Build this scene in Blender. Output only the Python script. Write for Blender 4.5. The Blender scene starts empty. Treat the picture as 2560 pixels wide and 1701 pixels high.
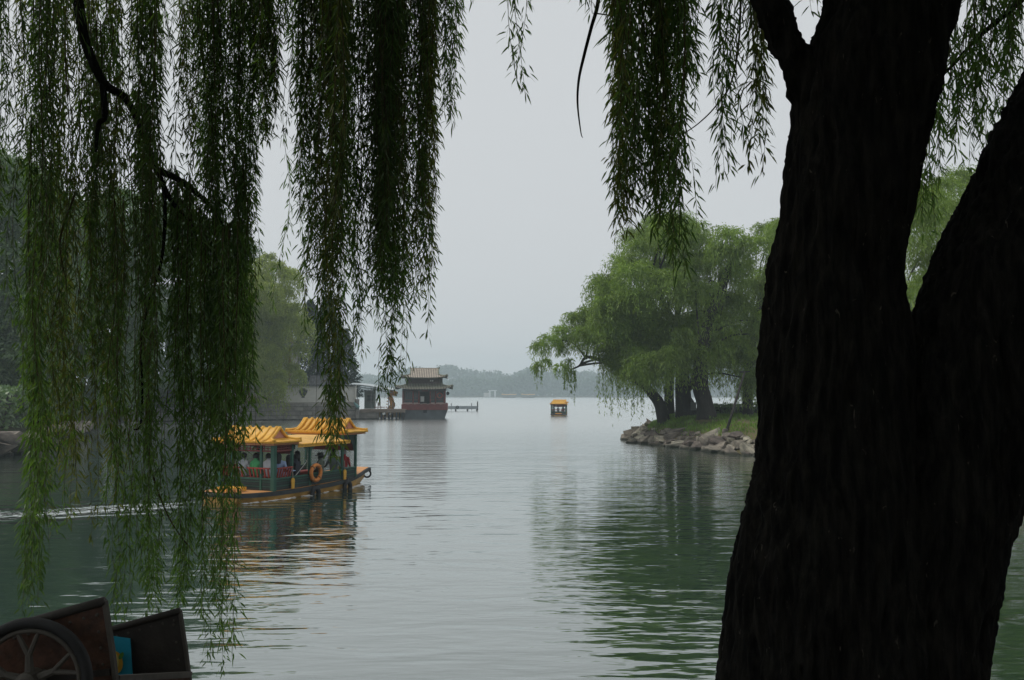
import bpy, bmesh, math, random
import numpy as np
from mathutils import Vector, Matrix, noise as mnoise

random.seed(7)
RNG = np.random.default_rng(7)
R = math.radians
scene = bpy.context.scene
COL = scene.collection

# ------------------------------------------------------------------ camera, sky, sun, exposure
FPX, CX, CY, HORIZON, CAM_H = 2300.0, 1280.0, 850.5, 985.0, 3.75
PITCH = math.atan((HORIZON - CY) / FPX)
cam_data = bpy.data.cameras.new('camera')
cam = bpy.data.objects.new('camera', cam_data)
COL.objects.link(cam)
cam.location = (0, 0, CAM_H)
cam.rotation_euler = (R(90) + PITCH, 0, 0)
cam_data.sensor_width = 36.0
cam_data.lens = 36.0 * FPX / 2560.0
cam_data.clip_start = 0.05
cam_data.clip_end = 6000
scene.camera = cam

SUN_EL, SUN_AZ = 54.0, -84.0         # degrees above the lake, degrees to the right of the view direction
world = bpy.data.worlds.new('World')
scene.world = world
world.use_nodes = True
wn, wl = world.node_tree.nodes, world.node_tree.links
bg = wn['Background']
sky = wn.new('ShaderNodeTexSky')
sky.sky_type = 'NISHITA'
sky.sun_disc = False
sky.sun_elevation = R(SUN_EL)
sky.sun_rotation = R(SUN_AZ)
sky.dust_density = 6.0
sky.ozone_density = 1.0
hsv = wn.new('ShaderNodeHueSaturation')
hsv.inputs['Saturation'].default_value = 0.25
hsv.inputs['Value'].default_value = 1.0
wl.new(sky.outputs[0], hsv.inputs['Color'])
mixw = wn.new('ShaderNodeMix')
mixw.data_type = 'RGBA'
mixw.inputs['Factor'].default_value = 0.90          # thick even overcast over the clear-sky model
wl.new(hsv.outputs[0], mixw.inputs['A'])
mixw.inputs['B'].default_value = (6.65, 6.9, 7.1, 1)
wl.new(mixw.outputs['Result'], bg.inputs['Color'])
bg.inputs['Strength'].default_value = 0.1

sun_data = bpy.data.lights.new('sun', 'SUN')
sun_data.energy = 1.5
sun_data.angle = R(14)
sun_data.color = (1.0, 0.95, 0.87)
sun = bpy.data.objects.new('sun', sun_data)
COL.objects.link(sun)
_d = Vector((math.sin(R(SUN_AZ)) * math.cos(R(SUN_EL)), math.cos(R(SUN_AZ)) * math.cos(R(SUN_EL)), math.sin(R(SUN_EL))))
sun.rotation_euler = (-_d).to_track_quat('-Z', 'Y').to_euler()
sun.location = _d * 60

vs = scene.view_settings
vs.view_transform = 'Standard'
vs.look = 'None'
vs.exposure = 0.0
vs.gamma = 1.0
vs.use_curve_mapping = False
scene.render.engine = 'CYCLES'
cy = scene.cycles
cy.use_denoising = True
cy.max_bounces = 7
cy.diffuse_bounces = 3
cy.glossy_bounces = 3
cy.transmission_bounces = 3
cy.volume_bounces = 1
cy.transparent_max_bounces = 6
cy.sample_clamp_indirect = 6.0
cy.caustics_reflective = False
cy.caustics_refractive = False

# ------------------------------------------------------------------ helpers
def P(px, py, Y):
    """World point seen at photograph pixel (px, py), at the distance Y along the lake."""
    u, v = (px - CX) / FPX, (CY - py) / FPX
    dy = math.cos(PITCH) - v * math.sin(PITCH)
    dz = math.sin(PITCH) + v * math.cos(PITCH)
    t = Y / dy
    return Vector((u * t, Y, CAM_H + dz * t))

def in_view(p, margin=60):
    """numpy (N,3): which points fall inside the picture."""
    x, y, z = p[:, 0], p[:, 1], p[:, 2] - CAM_H
    c, s = math.cos(PITCH), math.sin(PITCH)
    d = y * c + z * s
    v = z * c - y * s
    dd = np.maximum(d, 1e-3)
    px = CX + FPX * x / dd
    py = CY - FPX * v / dd
    return (d > 0.02) & (px > -margin) & (px < 2560 + margin) & (py > -margin) & (py < 1701 + margin)

def tag(o, label=None, cat=None, group=None, kind=None):
    if label: o['label'] = label
    if cat: o['category'] = cat
    if group: o['group'] = group
    if kind: o['kind'] = kind
    return o

def empty(name, loc=(0, 0, 0), rz=0.0):
    o = bpy.data.objects.new(name, None)
    o.empty_display_size = 0.2
    COL.objects.link(o)
    o.location = loc
    o.rotation_euler = (0, 0, rz)
    return o

def copy_tree(o, parent=None):
    c = o.copy()
    COL.objects.link(c)
    c.parent = parent
    for ch in list(o.children):
        copy_tree(ch, c)
    return c

def link_mesh(name, me, mat, parent=None, smooth=False):
    if mat is not None:
        for m in (mat if isinstance(mat, (list, tuple)) else [mat]):
            me.materials.append(m)
    if smooth:
        me.polygons.foreach_set('use_smooth', np.ones(len(me.polygons), dtype=bool))
    o = bpy.data.objects.new(name, me)
    COL.objects.link(o)
    if parent is not None:
        o.parent = parent
    return o

class MB:
    """Collects shapes, then links them as ONE mesh object."""
    def __init__(self):
        self.v, self.f = [], []
    def add(self, vs_, fs_):
        n = len(self.v)
        self.v.extend([tuple(p) for p in vs_])
        self.f.extend([tuple(i + n for i in f) for f in fs_])
        return self
    def box(self, c, s, rot=None):
        x, y, z = s[0] / 2, s[1] / 2, s[2] / 2
        pts = [Vector((a * x, b * y, d * z)) for d in (-1, 1) for b in (-1, 1) for a in (-1, 1)]
        if rot is not None:
            pts = [rot @ p for p in pts]
        c = Vector(c)
        return self.add([p + c for p in pts], [(0, 2, 3, 1), (4, 5, 7, 6), (0, 1, 5, 4), (2, 6, 7, 3), (0, 4, 6, 2), (1, 3, 7, 5)])
    def bar(self, a, b, w, h=None):
        """square bar from a to b"""
        a, b = Vector(a), Vector(b)
        h = w if h is None else h
        d = (b - a)
        L = d.length
        q = d.to_track_quat('X', 'Z').to_matrix()
        return self.box((a + b) / 2, (L, w, h), q)
    def tube(self, path, rad, n=8, caps=True, closed=False):
        path = [Vector(p) for p in path]
        m = len(path)
        if not isinstance(rad, (list, tuple, np.ndarray)):
            rad = [rad] * m
        vs_, fs_ = [], []
        up = None
        for i in range(m):
            if closed:
                t = path[(i + 1) % m] - path[i - 1]
            else:
                t = path[min(i + 1, m - 1)] - path[max(i - 1, 0)]
            t.normalize()
            if up is None:
                up = Vector((0, 0, 1)) if abs(t.z) < 0.9 else Vector((1, 0, 0))
                up = (up - t * up.dot(t)).normalized()
            else:
                up = (up - t * up.dot(t))
                up = up.normalized() if up.length > 1e-6 else t.orthogonal().normalized()
            w = t.cross(up)
            for k in range(n):
                a = 2 * math.pi * k / n
                vs_.append(path[i] + (up * math.cos(a) + w * math.sin(a)) * rad[i])
        for i in range(m if closed else m - 1):
            j = (i + 1) % m
            for k in range(n):
                l = (k + 1) % n
                fs_.append((i * n + k, i * n + l, j * n + l, j * n + k))
        if caps and not closed:
            fs_.append(tuple(range(n - 1, -1, -1)))
            fs_.append(tuple((m - 1) * n + k for k in range(n)))
        return self.add(vs_, fs_)
    def prism(self, poly, thick, M=None):
        """polygon in local xz extruded along local y (centred)"""
        n = len(poly)
        vs_ = [Vector((x, -thick / 2, z)) for x, z in poly] + [Vector((x, thick / 2, z)) for x, z in poly]
        if M is not None:
            vs_ = [M @ p for p in vs_]
        fs_ = [tuple(range(n)), tuple(range(2 * n - 1, n - 1, -1))]
        fs_ += [(i, i + n, (i + 1) % n + n, (i + 1) % n) for i in range(n)]
        return self.add(vs_, fs_)
    def lathe(self, prof, n=16, c=(0, 0, 0)):
        c = Vector(c)
        vs_, fs_ = [], []
        for r, z in prof:
            for k in range(n):
                a = 2 * math.pi * k / n
                vs_.append(c + Vector((r * math.cos(a), r * math.sin(a), z)))
        for i in range(len(prof) - 1):
            for k in range(n):
                l = (k + 1) % n
                fs_.append((i * n + k, i * n + l, (i + 1) * n + l, (i + 1) * n + k))
        fs_.append(tuple(range(n - 1, -1, -1)))
        fs_.append(tuple((len(prof) - 1) * n + k for k in range(n)))
        return self.add(vs_, fs_)
    def mesh(self, name):
        me = bpy.data.meshes.new(name)
        me.from_pydata(self.v, [], self.f)
        me.update()
        return me
    def build(self, name, mat, parent=None, smooth=False, bevel=0.0):
        me = self.mesh(name)
        bm = bmesh.new()
        bm.from_mesh(me)
        bmesh.ops.recalc_face_normals(bm, faces=bm.faces)
        if bevel > 0:
            bmesh.ops.bevel(bm, geom=[e for e in bm.edges if e.is_manifold and e.calc_face_angle(0) > 0.6], offset=bevel, segments=1, affect='EDGES')
        bm.to_mesh(me)
        bm.free()
        return link_mesh(name, me, mat, parent, smooth)

def mesh_polys(name, V, loops, starts):
    me = bpy.data.meshes.new(name)
    me.vertices.add(len(V))
    me.vertices.foreach_set('co', np.ascontiguousarray(V, dtype=np.float32).ravel())
    me.loops.add(len(loops))
    me.loops.foreach_set('vertex_index', np.ascontiguousarray(loops, dtype=np.int32))
    me.polygons.add(len(starts))
    me.polygons.foreach_set('loop_start', np.ascontiguousarray(starts, dtype=np.int32))
    me.update(calc_edges=True)
    return me

def unit(a):
    return a / np.maximum(np.linalg.norm(a, axis=-1, keepdims=True), 1e-9)

def leaf_mesh(name, base, d, length, width, rng, droop=0.15, fine=False):
    """One small blade per row of base/d. fine = curved six-point willow leaf, else one rhombus."""
    n = len(base)
    d = unit(d)
    s = unit(np.cross(d, rng.normal(size=(n, 3))))
    L = np.asarray(length).reshape(-1, 1) * np.ones((n, 1))
    W = np.asarray(width).reshape(-1, 1) * np.ones((n, 1))
    g = np.array([[0, 0, -1.0]])
    if not fine:
        V = np.stack([base, base + d * L * .45 + s * W * .5, base + d * L + g * L * droop, base + d * L * .45 - s * W * .5], axis=1).reshape(-1, 3)
        loops = np.arange(4 * n)
        starts = np.arange(n) * 4
        return mesh_polys(name, V, loops, starts)
    a = base + d * L * .35 + g * L * droop * .1
    b = base + d * L * .7 + g * L * droop * .45
    V = np.stack([base, a + s * W * .5, a - s * W * .5, b + s * W * .36, b - s * W * .36, base + d * L + g * L * droop], axis=1).reshape(-1, 3)
    k = np.array([0, 2, 1, 1, 2, 4, 3, 3, 4, 5])
    loops = (np.arange(n)[:, None] * 6 + k[None]).ravel()
    starts = (np.arange(n)[:, None] * 10 + np.array([0, 3, 7])[None]).ravel()
    return mesh_polys(name, V, loops, starts)

# ------------------------------------------------------------------ materials
MATS = {}
def new_mat(name):
    m = bpy.data.materials.new(name)
    m.use_nodes = True
    MATS[name] = m
    return m, m.node_tree.nodes, m.node_tree.links, m.node_tree.nodes['Principled BSDF']

def surf(name, color, rough=0.7, var=0.25, scale=3.0, bump=0.0, bscale=30.0, stretch=(1, 1, 1), metal=0.0, color2=None, spec=0.4, island=0.0):
    """Surface with mottled colour, optional second colour, fine relief and a slight change from piece to piece."""
    m, n, l, b = new_mat(name)
    tc = n.new('ShaderNodeTexCoord')
    mp = n.new('ShaderNodeMapping')
    mp.inputs['Scale'].default_value = stretch
    l.new(tc.outputs['Object'], mp.inputs['Vector'])
    nz = n.new('ShaderNodeTexNoise')
    nz.inputs['Scale'].default_value = scale
    nz.inputs['Detail'].default_value = 6
    nz.inputs['Roughness'].default_value = 0.65
    l.new(mp.outputs[0], nz.inputs['Vector'])
    rp = n.new('ShaderNodeValToRGB')
    c = np.array(color)
    c2 = np.array(color2) if color2 is not None else c * (1 + var)
    rp.color_ramp.elements[0].position = 0.32
    rp.color_ramp.elements[1].position = 0.68
    rp.color_ramp.elements[0].color = (*np.clip(c * (1 - var), 0, 1), 1)
    rp.color_ramp.elements[1].color = (*np.clip(c2, 0, 1), 1)
    l.new(nz.outputs['Fac'], rp.inputs['Fac'])
    out = rp.outputs['Color']
    if island > 0:
        oi = n.new('ShaderNodeObjectInfo')
        mr = n.new('ShaderNodeMapRange')
        mr.inputs['To Min'].default_value = 1 - island
        mr.inputs['To Max'].default_value = 1 + island
        l.new(oi.outputs['Random'], mr.inputs['Value'])
        hs = n.new('ShaderNodeHueSaturation')
        l.new(mr.outputs[0], hs.inputs['Value'])
        mr2 = n.new('ShaderNodeMapRange')
        mr2.inputs['To Min'].default_value = 0.5 - island * .06
        mr2.inputs['To Max'].default_value = 0.5 + island * .06
        l.new(oi.outputs['Random'], mr2.inputs['Value'])
        l.new(mr2.outputs[0], hs.inputs['Hue'])
        l.new(out, hs.inputs['Color'])
        out = hs.outputs['Color']
    l.new(out, b.inputs['Base Color'])
    b.inputs['Roughness'].default_value = rough
    b.inputs['Metallic'].default_value = metal
    b.inputs['Specular IOR Level'].default_value = spec
    if bump > 0:
        nb = n.new('ShaderNodeTexNoise')
        nb.inputs['Scale'].default_value = bscale
        nb.inputs['Detail'].default_value = 5
        l.new(mp.outputs[0], nb.inputs['Vector'])
        bp = n.new('ShaderNodeBump')
        bp.inputs['Strength'].default_value = bump
        bp.inputs['Distance'].default_value = 0.02
        l.new(nb.outputs['Fac'], bp.inputs['Height'])
        l.new(bp.outputs[0], b.inputs['Normal'])
    return m

def leaf_mat(name, ca, cb, trans=0.35, gloss=0.06, tcol=None):
    """Leaf: diffuse + light through the blade + a little sheen; each blade has its own tint."""
    m, n, l, b = new_mat(name)
    n.remove(b)
    out = n['Material Output']
    geo = n.new('ShaderNodeNewGeometry')
    rp = n.new('ShaderNodeValToRGB')
    rp.color_ramp.elements[0].color = (*ca, 1)
    rp.color_ramp.elements[1].color = (*cb, 1)
    l.new(geo.outputs['Random Per Island'], rp.inputs['Fac'])
    tc = n.new('ShaderNodeTexCoord')
    nz = n.new('ShaderNodeTexNoise')
    nz.inputs['Scale'].default_value = 0.5
    nz.inputs['Detail'].default_value = 3
    l.new(tc.outputs['Object'], nz.inputs['Vector'])
    mr = n.new('ShaderNodeMapRange')
    mr.inputs['From Min'].default_value = 0.3
    mr.inputs['From Max'].default_value = 0.7
    mr.inputs['To Min'].default_value = 0.62
    mr.inputs['To Max'].default_value = 1.32
    l.new(nz.outputs['Fac'], mr.inputs['Value'])
    hs = n.new('ShaderNodeHueSaturation')
    l.new(rp.outputs[0], hs.inputs['Color'])
    l.new(mr.outputs[0], hs.inputs['Value'])
    df = n.new('ShaderNodeBsdfDiffuse')
    l.new(hs.outputs[0], df.inputs['Color'])
    tr = n.new('ShaderNodeBsdfTranslucent')
    gm = n.new('ShaderNodeMix')
    gm.data_type = 'RGBA'
    gm.blend_type = 'MULTIPLY'
    gm.inputs['Factor'].default_value = 1.0
    l.new(hs.outputs[0], gm.inputs['A'])
    gm.inputs['B'].default_value = (*(tcol or (1.5, 1.5, 0.7)), 1)
    l.new(gm.outputs['Result'], tr.inputs['Color'])
    m1 = n.new('ShaderNodeMixShader')
    m1.inputs[0].default_value = trans
    l.new(df.outputs[0], m1.inputs[1])
    l.new(tr.outputs[0], m1.inputs[2])
    gl = n.new('ShaderNodeBsdfGlossy')
    gl.inputs['Roughness'].default_value = 0.45
    m2 = n.new('ShaderNodeMixShader')
    m2.inputs[0].default_value = gloss
    l.new(m1.outputs[0], m2.inputs[1])
    l.new(gl.outputs[0], m2.inputs[2])
    l.new(m2.outputs[0], out.inputs['Surface'])
    return m

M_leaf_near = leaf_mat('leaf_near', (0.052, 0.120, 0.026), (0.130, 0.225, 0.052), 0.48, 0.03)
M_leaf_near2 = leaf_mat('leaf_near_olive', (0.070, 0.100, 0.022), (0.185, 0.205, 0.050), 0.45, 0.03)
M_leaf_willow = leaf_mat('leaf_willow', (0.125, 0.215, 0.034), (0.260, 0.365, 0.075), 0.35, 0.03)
M_leaf_willow_y = leaf_mat('leaf_willow_yellow', (0.19, 0.26, 0.035), (0.33, 0.39, 0.075), 0.35, 0.03)
M_leaf_broad = leaf_mat('leaf_broad', (0.060, 0.130, 0.045), (0.140, 0.220, 0.085), 0.30, 0.06)
M_leaf_con = leaf_mat('leaf_conifer', (0.018, 0.040, 0.028), (0.035, 0.065, 0.042), 0.10, 0.03)
M_leaf_far = leaf_mat('leaf_far', (0.04, 0.075, 0.035), (0.07, 0.11, 0.05), 0.2, 0.0)
M_grass = leaf_mat('grass_blade', (0.10, 0.20, 0.025), (0.19, 0.31, 0.05), 0.35, 0.03)
M_bark = surf('bark_dark', (0.040, 0.033, 0.027), 0.92, 0.5, 6, 0.0, color2=(0.075, 0.062, 0.048), stretch=(1, 1, .25), spec=0.1)
M_bark_far = surf('bark_far', (0.045, 0.042, 0.040), 0.95, 0.35, 4, 0.6, 12, stretch=(1, 1, .2), spec=0.1)
M_twig = surf('twig', (0.085, 0.070, 0.030), 0.85, 0.3, 10, spec=0.15)
M_earth = surf('earth', (0.10, 0.085, 0.062), 0.95, 0.35, 1.2, 0.5, 12, spec=0.1)
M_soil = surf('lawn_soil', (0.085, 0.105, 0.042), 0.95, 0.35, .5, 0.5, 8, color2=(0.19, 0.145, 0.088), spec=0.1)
M_rock = rock_base = surf('rock', (0.130, 0.118, 0.104), 0.85, 0.4, 2.2, 0.8, 9, color2=(0.32, 0.28, 0.23), island=0.55, spec=0.25)
def wet_foot(m):
    """algae-dark band where the lake laps the stones"""
    n, l = m.node_tree.nodes, m.node_tree.links
    b = n['Principled BSDF']
    src = b.inputs['Base Color'].links[0].from_socket
    ge = n.new('ShaderNodeNewGeometry')
    sp = n.new('ShaderNodeSeparateXYZ'); l.new(ge.outputs['Position'], sp.inputs[0])
    nz = n.new('ShaderNodeTexNoise'); nz.inputs['Scale'].default_value = 1.5; l.new(ge.outputs['Position'], nz.inputs['Vector'])
    ad = n.new('ShaderNodeMath'); ad.operation = 'MULTIPLY_ADD'; ad.inputs[1].default_value = -.25; l.new(nz.outputs['Fac'], ad.inputs[0]); l.new(sp.outputs['Z'], ad.inputs[2])
    mr = n.new('ShaderNodeMapRange'); mr.inputs['From Min'].default_value = -.02; mr.inputs['From Max'].default_value = .10
    l.new(ad.outputs[0], mr.inputs['Value'])
    mx = n.new('ShaderNodeMix'); mx.data_type = 'RGBA'
    l.new(mr.outputs[0], mx.inputs['Factor']); mx.inputs['A'].default_value = (.035, .036, .026, 1); l.new(src, mx.inputs['B'])
    l.new(mx.outputs['Result'], b.inputs['Base Color'])
wet_foot(M_rock)
M_block = surf('wall_block', (0.25, 0.235, 0.215), 0.9, 0.35, 1.1, 0.5, 8, color2=(0.36, 0.335, 0.30), island=0.14, spec=0.2)
wet_foot(M_block)
M_joint = surf('wall_core', (0.12, 0.115, 0.105), 0.95, 0.3, 2)
M_plaster = surf('plaster', (0.62, 0.60, 0.55), 0.9, 0.10, 0.8, 0.15, 10, spec=0.2)
M_greytile = surf('grey_tile', (0.10, 0.105, 0.11), 0.8, 0.3, 3, 0.4, 10)
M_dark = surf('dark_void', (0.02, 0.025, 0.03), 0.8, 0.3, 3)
M_yel = surf('yellow_roof', (0.76, 0.39, 0.045), 0.5, 0.24, 5, 0.2, 18, color2=(0.84, 0.47, 0.06), spec=0.35)
M_yel_pale = surf('yellow_canopy', (0.74, 0.42, 0.11), 0.65, 0.18, 3.5, 0.15, 10, color2=(0.82, 0.49, 0.14))
M_pink = surf('gable_pink', (0.55, 0.27, 0.20), 0.7, 0.12, 4)
M_hull = surf('hull_orange', (0.60, 0.31, 0.055), 0.5, 0.25, 1.6, 0.1, 10, color2=(0.68, 0.39, 0.09))
M_deck = surf('deck_orange', (0.58, 0.28, 0.10), 0.6, 0.15, 3)
M_band = surf('rub_band', (0.035, 0.04, 0.042), 0.7, 0.3, 5)
M_green = surf('boat_green', (0.022, 0.092, 0.064), 0.5, 0.2, 3)
M_dgreen = surf('boat_dark_green', (0.013, 0.032, 0.028), 0.6, 0.3, 4)
M_red = surf('boat_red', (0.30, 0.045, 0.035), 0.55, 0.25, 4)
M_dred = surf('dark_red', (0.20, 0.045, 0.04), 0.7, 0.3, 3)
M_ring = surf('ring_orange', (0.62, 0.21, 0.04), 0.6, 0.2, 6)
M_white = surf('white_paint', (0.75, 0.74, 0.72), 0.6, 0.06, 4)
M_rubber = surf('rubber', (0.018, 0.018, 0.020), 0.75, 0.3, 8)
M_wood = surf('grey_wood', (0.24, 0.19, 0.155), 0.85, 0.3, 2, 0.4, 14, stretch=(.3, 1, 1))
M_steel = surf('grey_steel', (0.16, 0.17, 0.18), 0.6, 0.2, 4, metal=0.2)
M_rust = surf('rusty_sheet', (0.050, 0.028, 0.021), 0.75, 0.6, 9, 0.6, 22, color2=(0.135, 0.060, 0.036))
M_rust2 = surf('dark_sheet', (0.040, 0.036, 0.033), 0.7, 0.4, 5, 0.3, 30, color2=(0.06, 0.05, 0.045))
M_rim = surf('cart_rim', (0.085, 0.075, 0.065), 0.7, 0.3, 8)
M_poster = surf('poster_blue', (0.015, 0.33, 0.50), 0.5, 0.06, 5)
M_lemon = surf('poster_lemon', (0.75, 0.46, 0.05), 0.5, 0.08, 8)
M_lemon2 = surf('poster_lemon_pulp', (0.80, 0.66, 0.20), 0.5, 0.08, 20)
M_lemonleaf = surf('poster_leaf', (0.10, 0.28, 0.05), 0.5, 0.1, 8)
M_tile_pale = surf('tile_pale', (0.56, 0.50, 0.42), 0.75, 0.2, 2, 0.3, 10, color2=(0.66, 0.55, 0.45))
M_tile_green = surf('tile_olive', (0.20, 0.205, 0.15), 0.75, 0.3, 2, 0.3, 10)
M_barge_wall = surf('barge_wall', (0.085, 0.058, 0.055), 0.75, 0.3, 2)
M_barge_hull = surf('barge_hull', (0.10, 0.115, 0.125), 0.8, 0.25, 1, 0.3, 6)
M_barge_red = surf('barge_skirt', (0.20, 0.055, 0.052), 0.75, 0.2, 2)
M_glass = surf('window_glass', (0.05, 0.07, 0.075), 0.12, 0.2, 1)
M_awning = surf('awning_sheet', (0.50, 0.56, 0.58), 0.5, 0.08, 2)
M_gold = surf('dragon_gold', (0.75, 0.33, 0.06), 0.5, 0.15, 4)

# ------------------------------------------------------------------ air
def make_haze():
    mb = MB()
    mb.box((0, 600, 28.5), (3200, 1900, 63))
    o = mb.build('haze', None)
    m = bpy.data.materials.new('haze_air')
    m.use_nodes = True
    n, l = m.node_tree.nodes, m.node_tree.links
    n.remove(n['Principled BSDF'])
    v = n.new('ShaderNodeVolumePrincipled')
    v.inputs['Color'].default_value = (0.80, 0.93, 1.0, 1)
    v.inputs['Density'].default_value = 0.00072
    v.inputs['Anisotropy'].default_value = 0.2
    l.new(v.outputs[0], n['Material Output'].inputs['Volume'])
    o.data.materials.append(m)
    m.cycles.homogeneous_volume = True if hasattr(m.cycles, 'homogeneous_volume') else False
    tag(o, 'pale grey-blue haze hanging over the whole lake', 'haze', kind='stuff')
make_haze()

# ------------------------------------------------------------------ water
def math_node(n, l, op, a, b=None, c=None):
    k = n.new('ShaderNodeMath')
    k.operation = op
    for i, s in enumerate((a, b, c)):
        if s is None: continue
        if isinstance(s, (int, float)): k.inputs[i].default_value = s
        else: l.new(s, k.inputs[i])
    return k.outputs[0]

WAKE_P, WAKE_N = (-10.9, 31.1), unit(np.array([-0.43, 0.9]))
def make_water():
    m, n, l, b = new_mat('lake_water')
    b.inputs['Base Color'].default_value = (0.014, 0.042, 0.027, 1)
    b.inputs['Roughness'].default_value = 0.045
    b.inputs['IOR'].default_value = 1.33
    tc = n.new('ShaderNodeTexCoord')
    def nz(sx, sy, detail, rough=0.5, rot=0.0, dist=0.0):
        mp = n.new('ShaderNodeMapping')
        mp.inputs['Scale'].default_value = (sx, sy, 1)
        mp.inputs['Rotation'].default_value = (0, 0, rot)
        l.new(tc.outputs['Object'], mp.inputs['Vector'])
        t = n.new('ShaderNodeTexNoise')
        t.inputs['Scale'].default_value = 1.0
        t.inputs['Detail'].default_value = detail
        t.inputs['Roughness'].default_value = rough
        t.inputs['Distortion'].default_value = dist
        l.new(mp.outputs[0], t.inputs['Vector'])
        return t.outputs['Fac']
    M_ = lambda op, a, bb=None, c=None: math_node(n, l, op, a, bb, c)
    fine = nz(1.5, 4.2, 2, 0.5, R(4), 0.3)        # wavelets a hand's width apart
    mid = nz(0.45, 1.25, 2, 0.5, R(-6), 0.4)
    swell = nz(0.10, 0.30, 1, 0.5, R(8))
    patch = nz(0.05, 0.09, 2, 0.5)                 # calm and ruffled patches
    mr = n.new('ShaderNodeMapRange')
    mr.inputs['From Min'].default_value = 0.38
    mr.inputs['From Max'].default_value = 0.64
    mr.inputs['To Min'].default_value = 0.35
    mr.inputs['To Max'].default_value = 1.0
    l.new(patch, mr.inputs['Value'])
    h = M_('MULTIPLY', fine, 0.017)
    h = M_('MULTIPLY', h, mr.outputs[0])
    h = M_('ADD', h, M_('MULTIPLY', mid, 0.044))
    h = M_('ADD', h, M_('MULTIPLY', swell, 0.05))
    # wake of the tour boat: a few long crests, pale speckle for foam and sky glints
    sp = n.new('ShaderNodeSeparateXYZ')
    l.new(tc.outputs['Object'], sp.inputs[0])
    dx = M_('SUBTRACT', sp.outputs['X'], WAKE_P[0])
    dy = M_('SUBTRACT', sp.outputs['Y'], WAKE_P[1])
    w = M_('ADD', M_('MULTIPLY', dx, float(WAKE_N[0])), M_('MULTIPLY', dy, float(WAKE_N[1])))
    w = M_('ADD', w, M_('MULTIPLY', M_('SUBTRACT', nz(0.35, 0.35, 2), 0.5), 0.9))
    along = n.new('ShaderNodeMapRange')
    along.inputs['From Min'].default_value = 0.6
    along.inputs['From Max'].default_value = -0.6
    l.new(dx, along.inputs['Value'])
    g = M_('POWER', 2.718, M_('MULTIPLY', M_('POWER', M_('DIVIDE', w, 2.4), 2.0), -1.0))
    g = M_('MULTIPLY', g, along.outputs[0])
    crest = M_('MULTIPLY', g, M_('MULTIPLY', M_('COSINE', M_('MULTIPLY', w, 5.0)), 0.035))
    h = M_('ADD', h, crest)
    bp = n.new('ShaderNodeBump')
    bp.inputs['Strength'].default_value = 1.0
    bp.inputs['Distance'].default_value = 1.0
    l.new(h, bp.inputs['Height'])
    l.new(bp.outputs[0], b.inputs['Normal'])
    # foam colour, which also paints the bright sky reflection on the wake ripples
    g2 = M_('POWER', 2.718, M_('MULTIPLY', M_('POWER', M_('DIVIDE', w, 1.7), 2.0), -1.0))
    g2 = M_('MULTIPLY', g2, along.outputs[0])
    fo = M_('GREATER_THAN', M_('ADD', nz(3.5, 12.0, 3, 0.6), M_('MULTIPLY', g2, 0.20)), 0.755)
    mx = n.new('ShaderNodeMix')
    mx.data_type = 'RGBA'
    l.new(fo, mx.inputs['Factor'])
    mx.inputs['A'].default_value = (0.014, 0.042, 0.027, 1)
    mx.inputs['B'].default_value = (0.60, 0.64, 0.64, 1)
    l.new(mx.outputs['Result'], b.inputs['Base Color'])
    wind = n.new('ShaderNodeMapRange')          # the open lake is ruffled by wind, the inlet is sheltered
    wind.inputs['From Min'].default_value = 20
    wind.inputs['From Max'].default_value = 110
    wind.inputs['To Min'].default_value = 0.05
    wind.inputs['To Max'].default_value = 0.22
    l.new(sp.outputs['Y'], wind.inputs['Value'])
    rg = M_('ADD', M_('MULTIPLY', fo, 0.4), wind.outputs[0])
    l.new(rg, b.inputs['Roughness'])
    # sheen: strongly reflecting at the low angles the lake is seen under
    lw_ = n.new('ShaderNodeLayerWeight')
    lw_.inputs['Blend'].default_value = 0.5
    l.new(bp.outputs[0], lw_.inputs['Normal'])
    fr = M_('MULTIPLY_ADD', M_('POWER', lw_.outputs['Facing'], 2.0), 0.90, 0.05)
    fr = M_('MULTIPLY', fr, M_('SUBTRACT', 1.0, M_('MULTIPLY', fo, 0.9)))
    gl = n.new('ShaderNodeBsdfGlossy')
    gl.inputs['Color'].default_value = (0.95, 0.965, 0.955, 1)
    l.new(rg, gl.inputs['Roughness'])
    l.new(bp.outputs[0], gl.inputs['Normal'])
    b.inputs['Specular IOR Level'].default_value = 0.0
    ms = n.new('ShaderNodeMixShader')
    l.new(fr, ms.inputs[0])
    l.new(b.outputs[0], ms.inputs[1])
    l.new(gl.outputs[0], ms.inputs[2])
    l.new(ms.outputs[0], n['Material Output'].inputs['Surface'])
    mb = MB()
    mb.add([(-1500, 5.0, 0), (1500, 5.0, 0), (1500, 1500, 0), (-1500, 1500, 0)], [(0, 1, 2, 3)])
    tag(mb.build('water', m), 'grey-green rippled lake water', 'water', kind='structure')
make_water()

# ------------------------------------------------------------------ land
GROUND_Z, EDGE_Y = 2.07, 5.38
mb = MB()
mb.box((0, EDGE_Y / 2 - 45, GROUND_Z / 2 - .4), (240, EDGE_Y + 90, GROUND_Z + .8))
tag(mb.build('ground', M_earth), 'trodden dark earth bank under the willows', 'ground', kind='structure')

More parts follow.
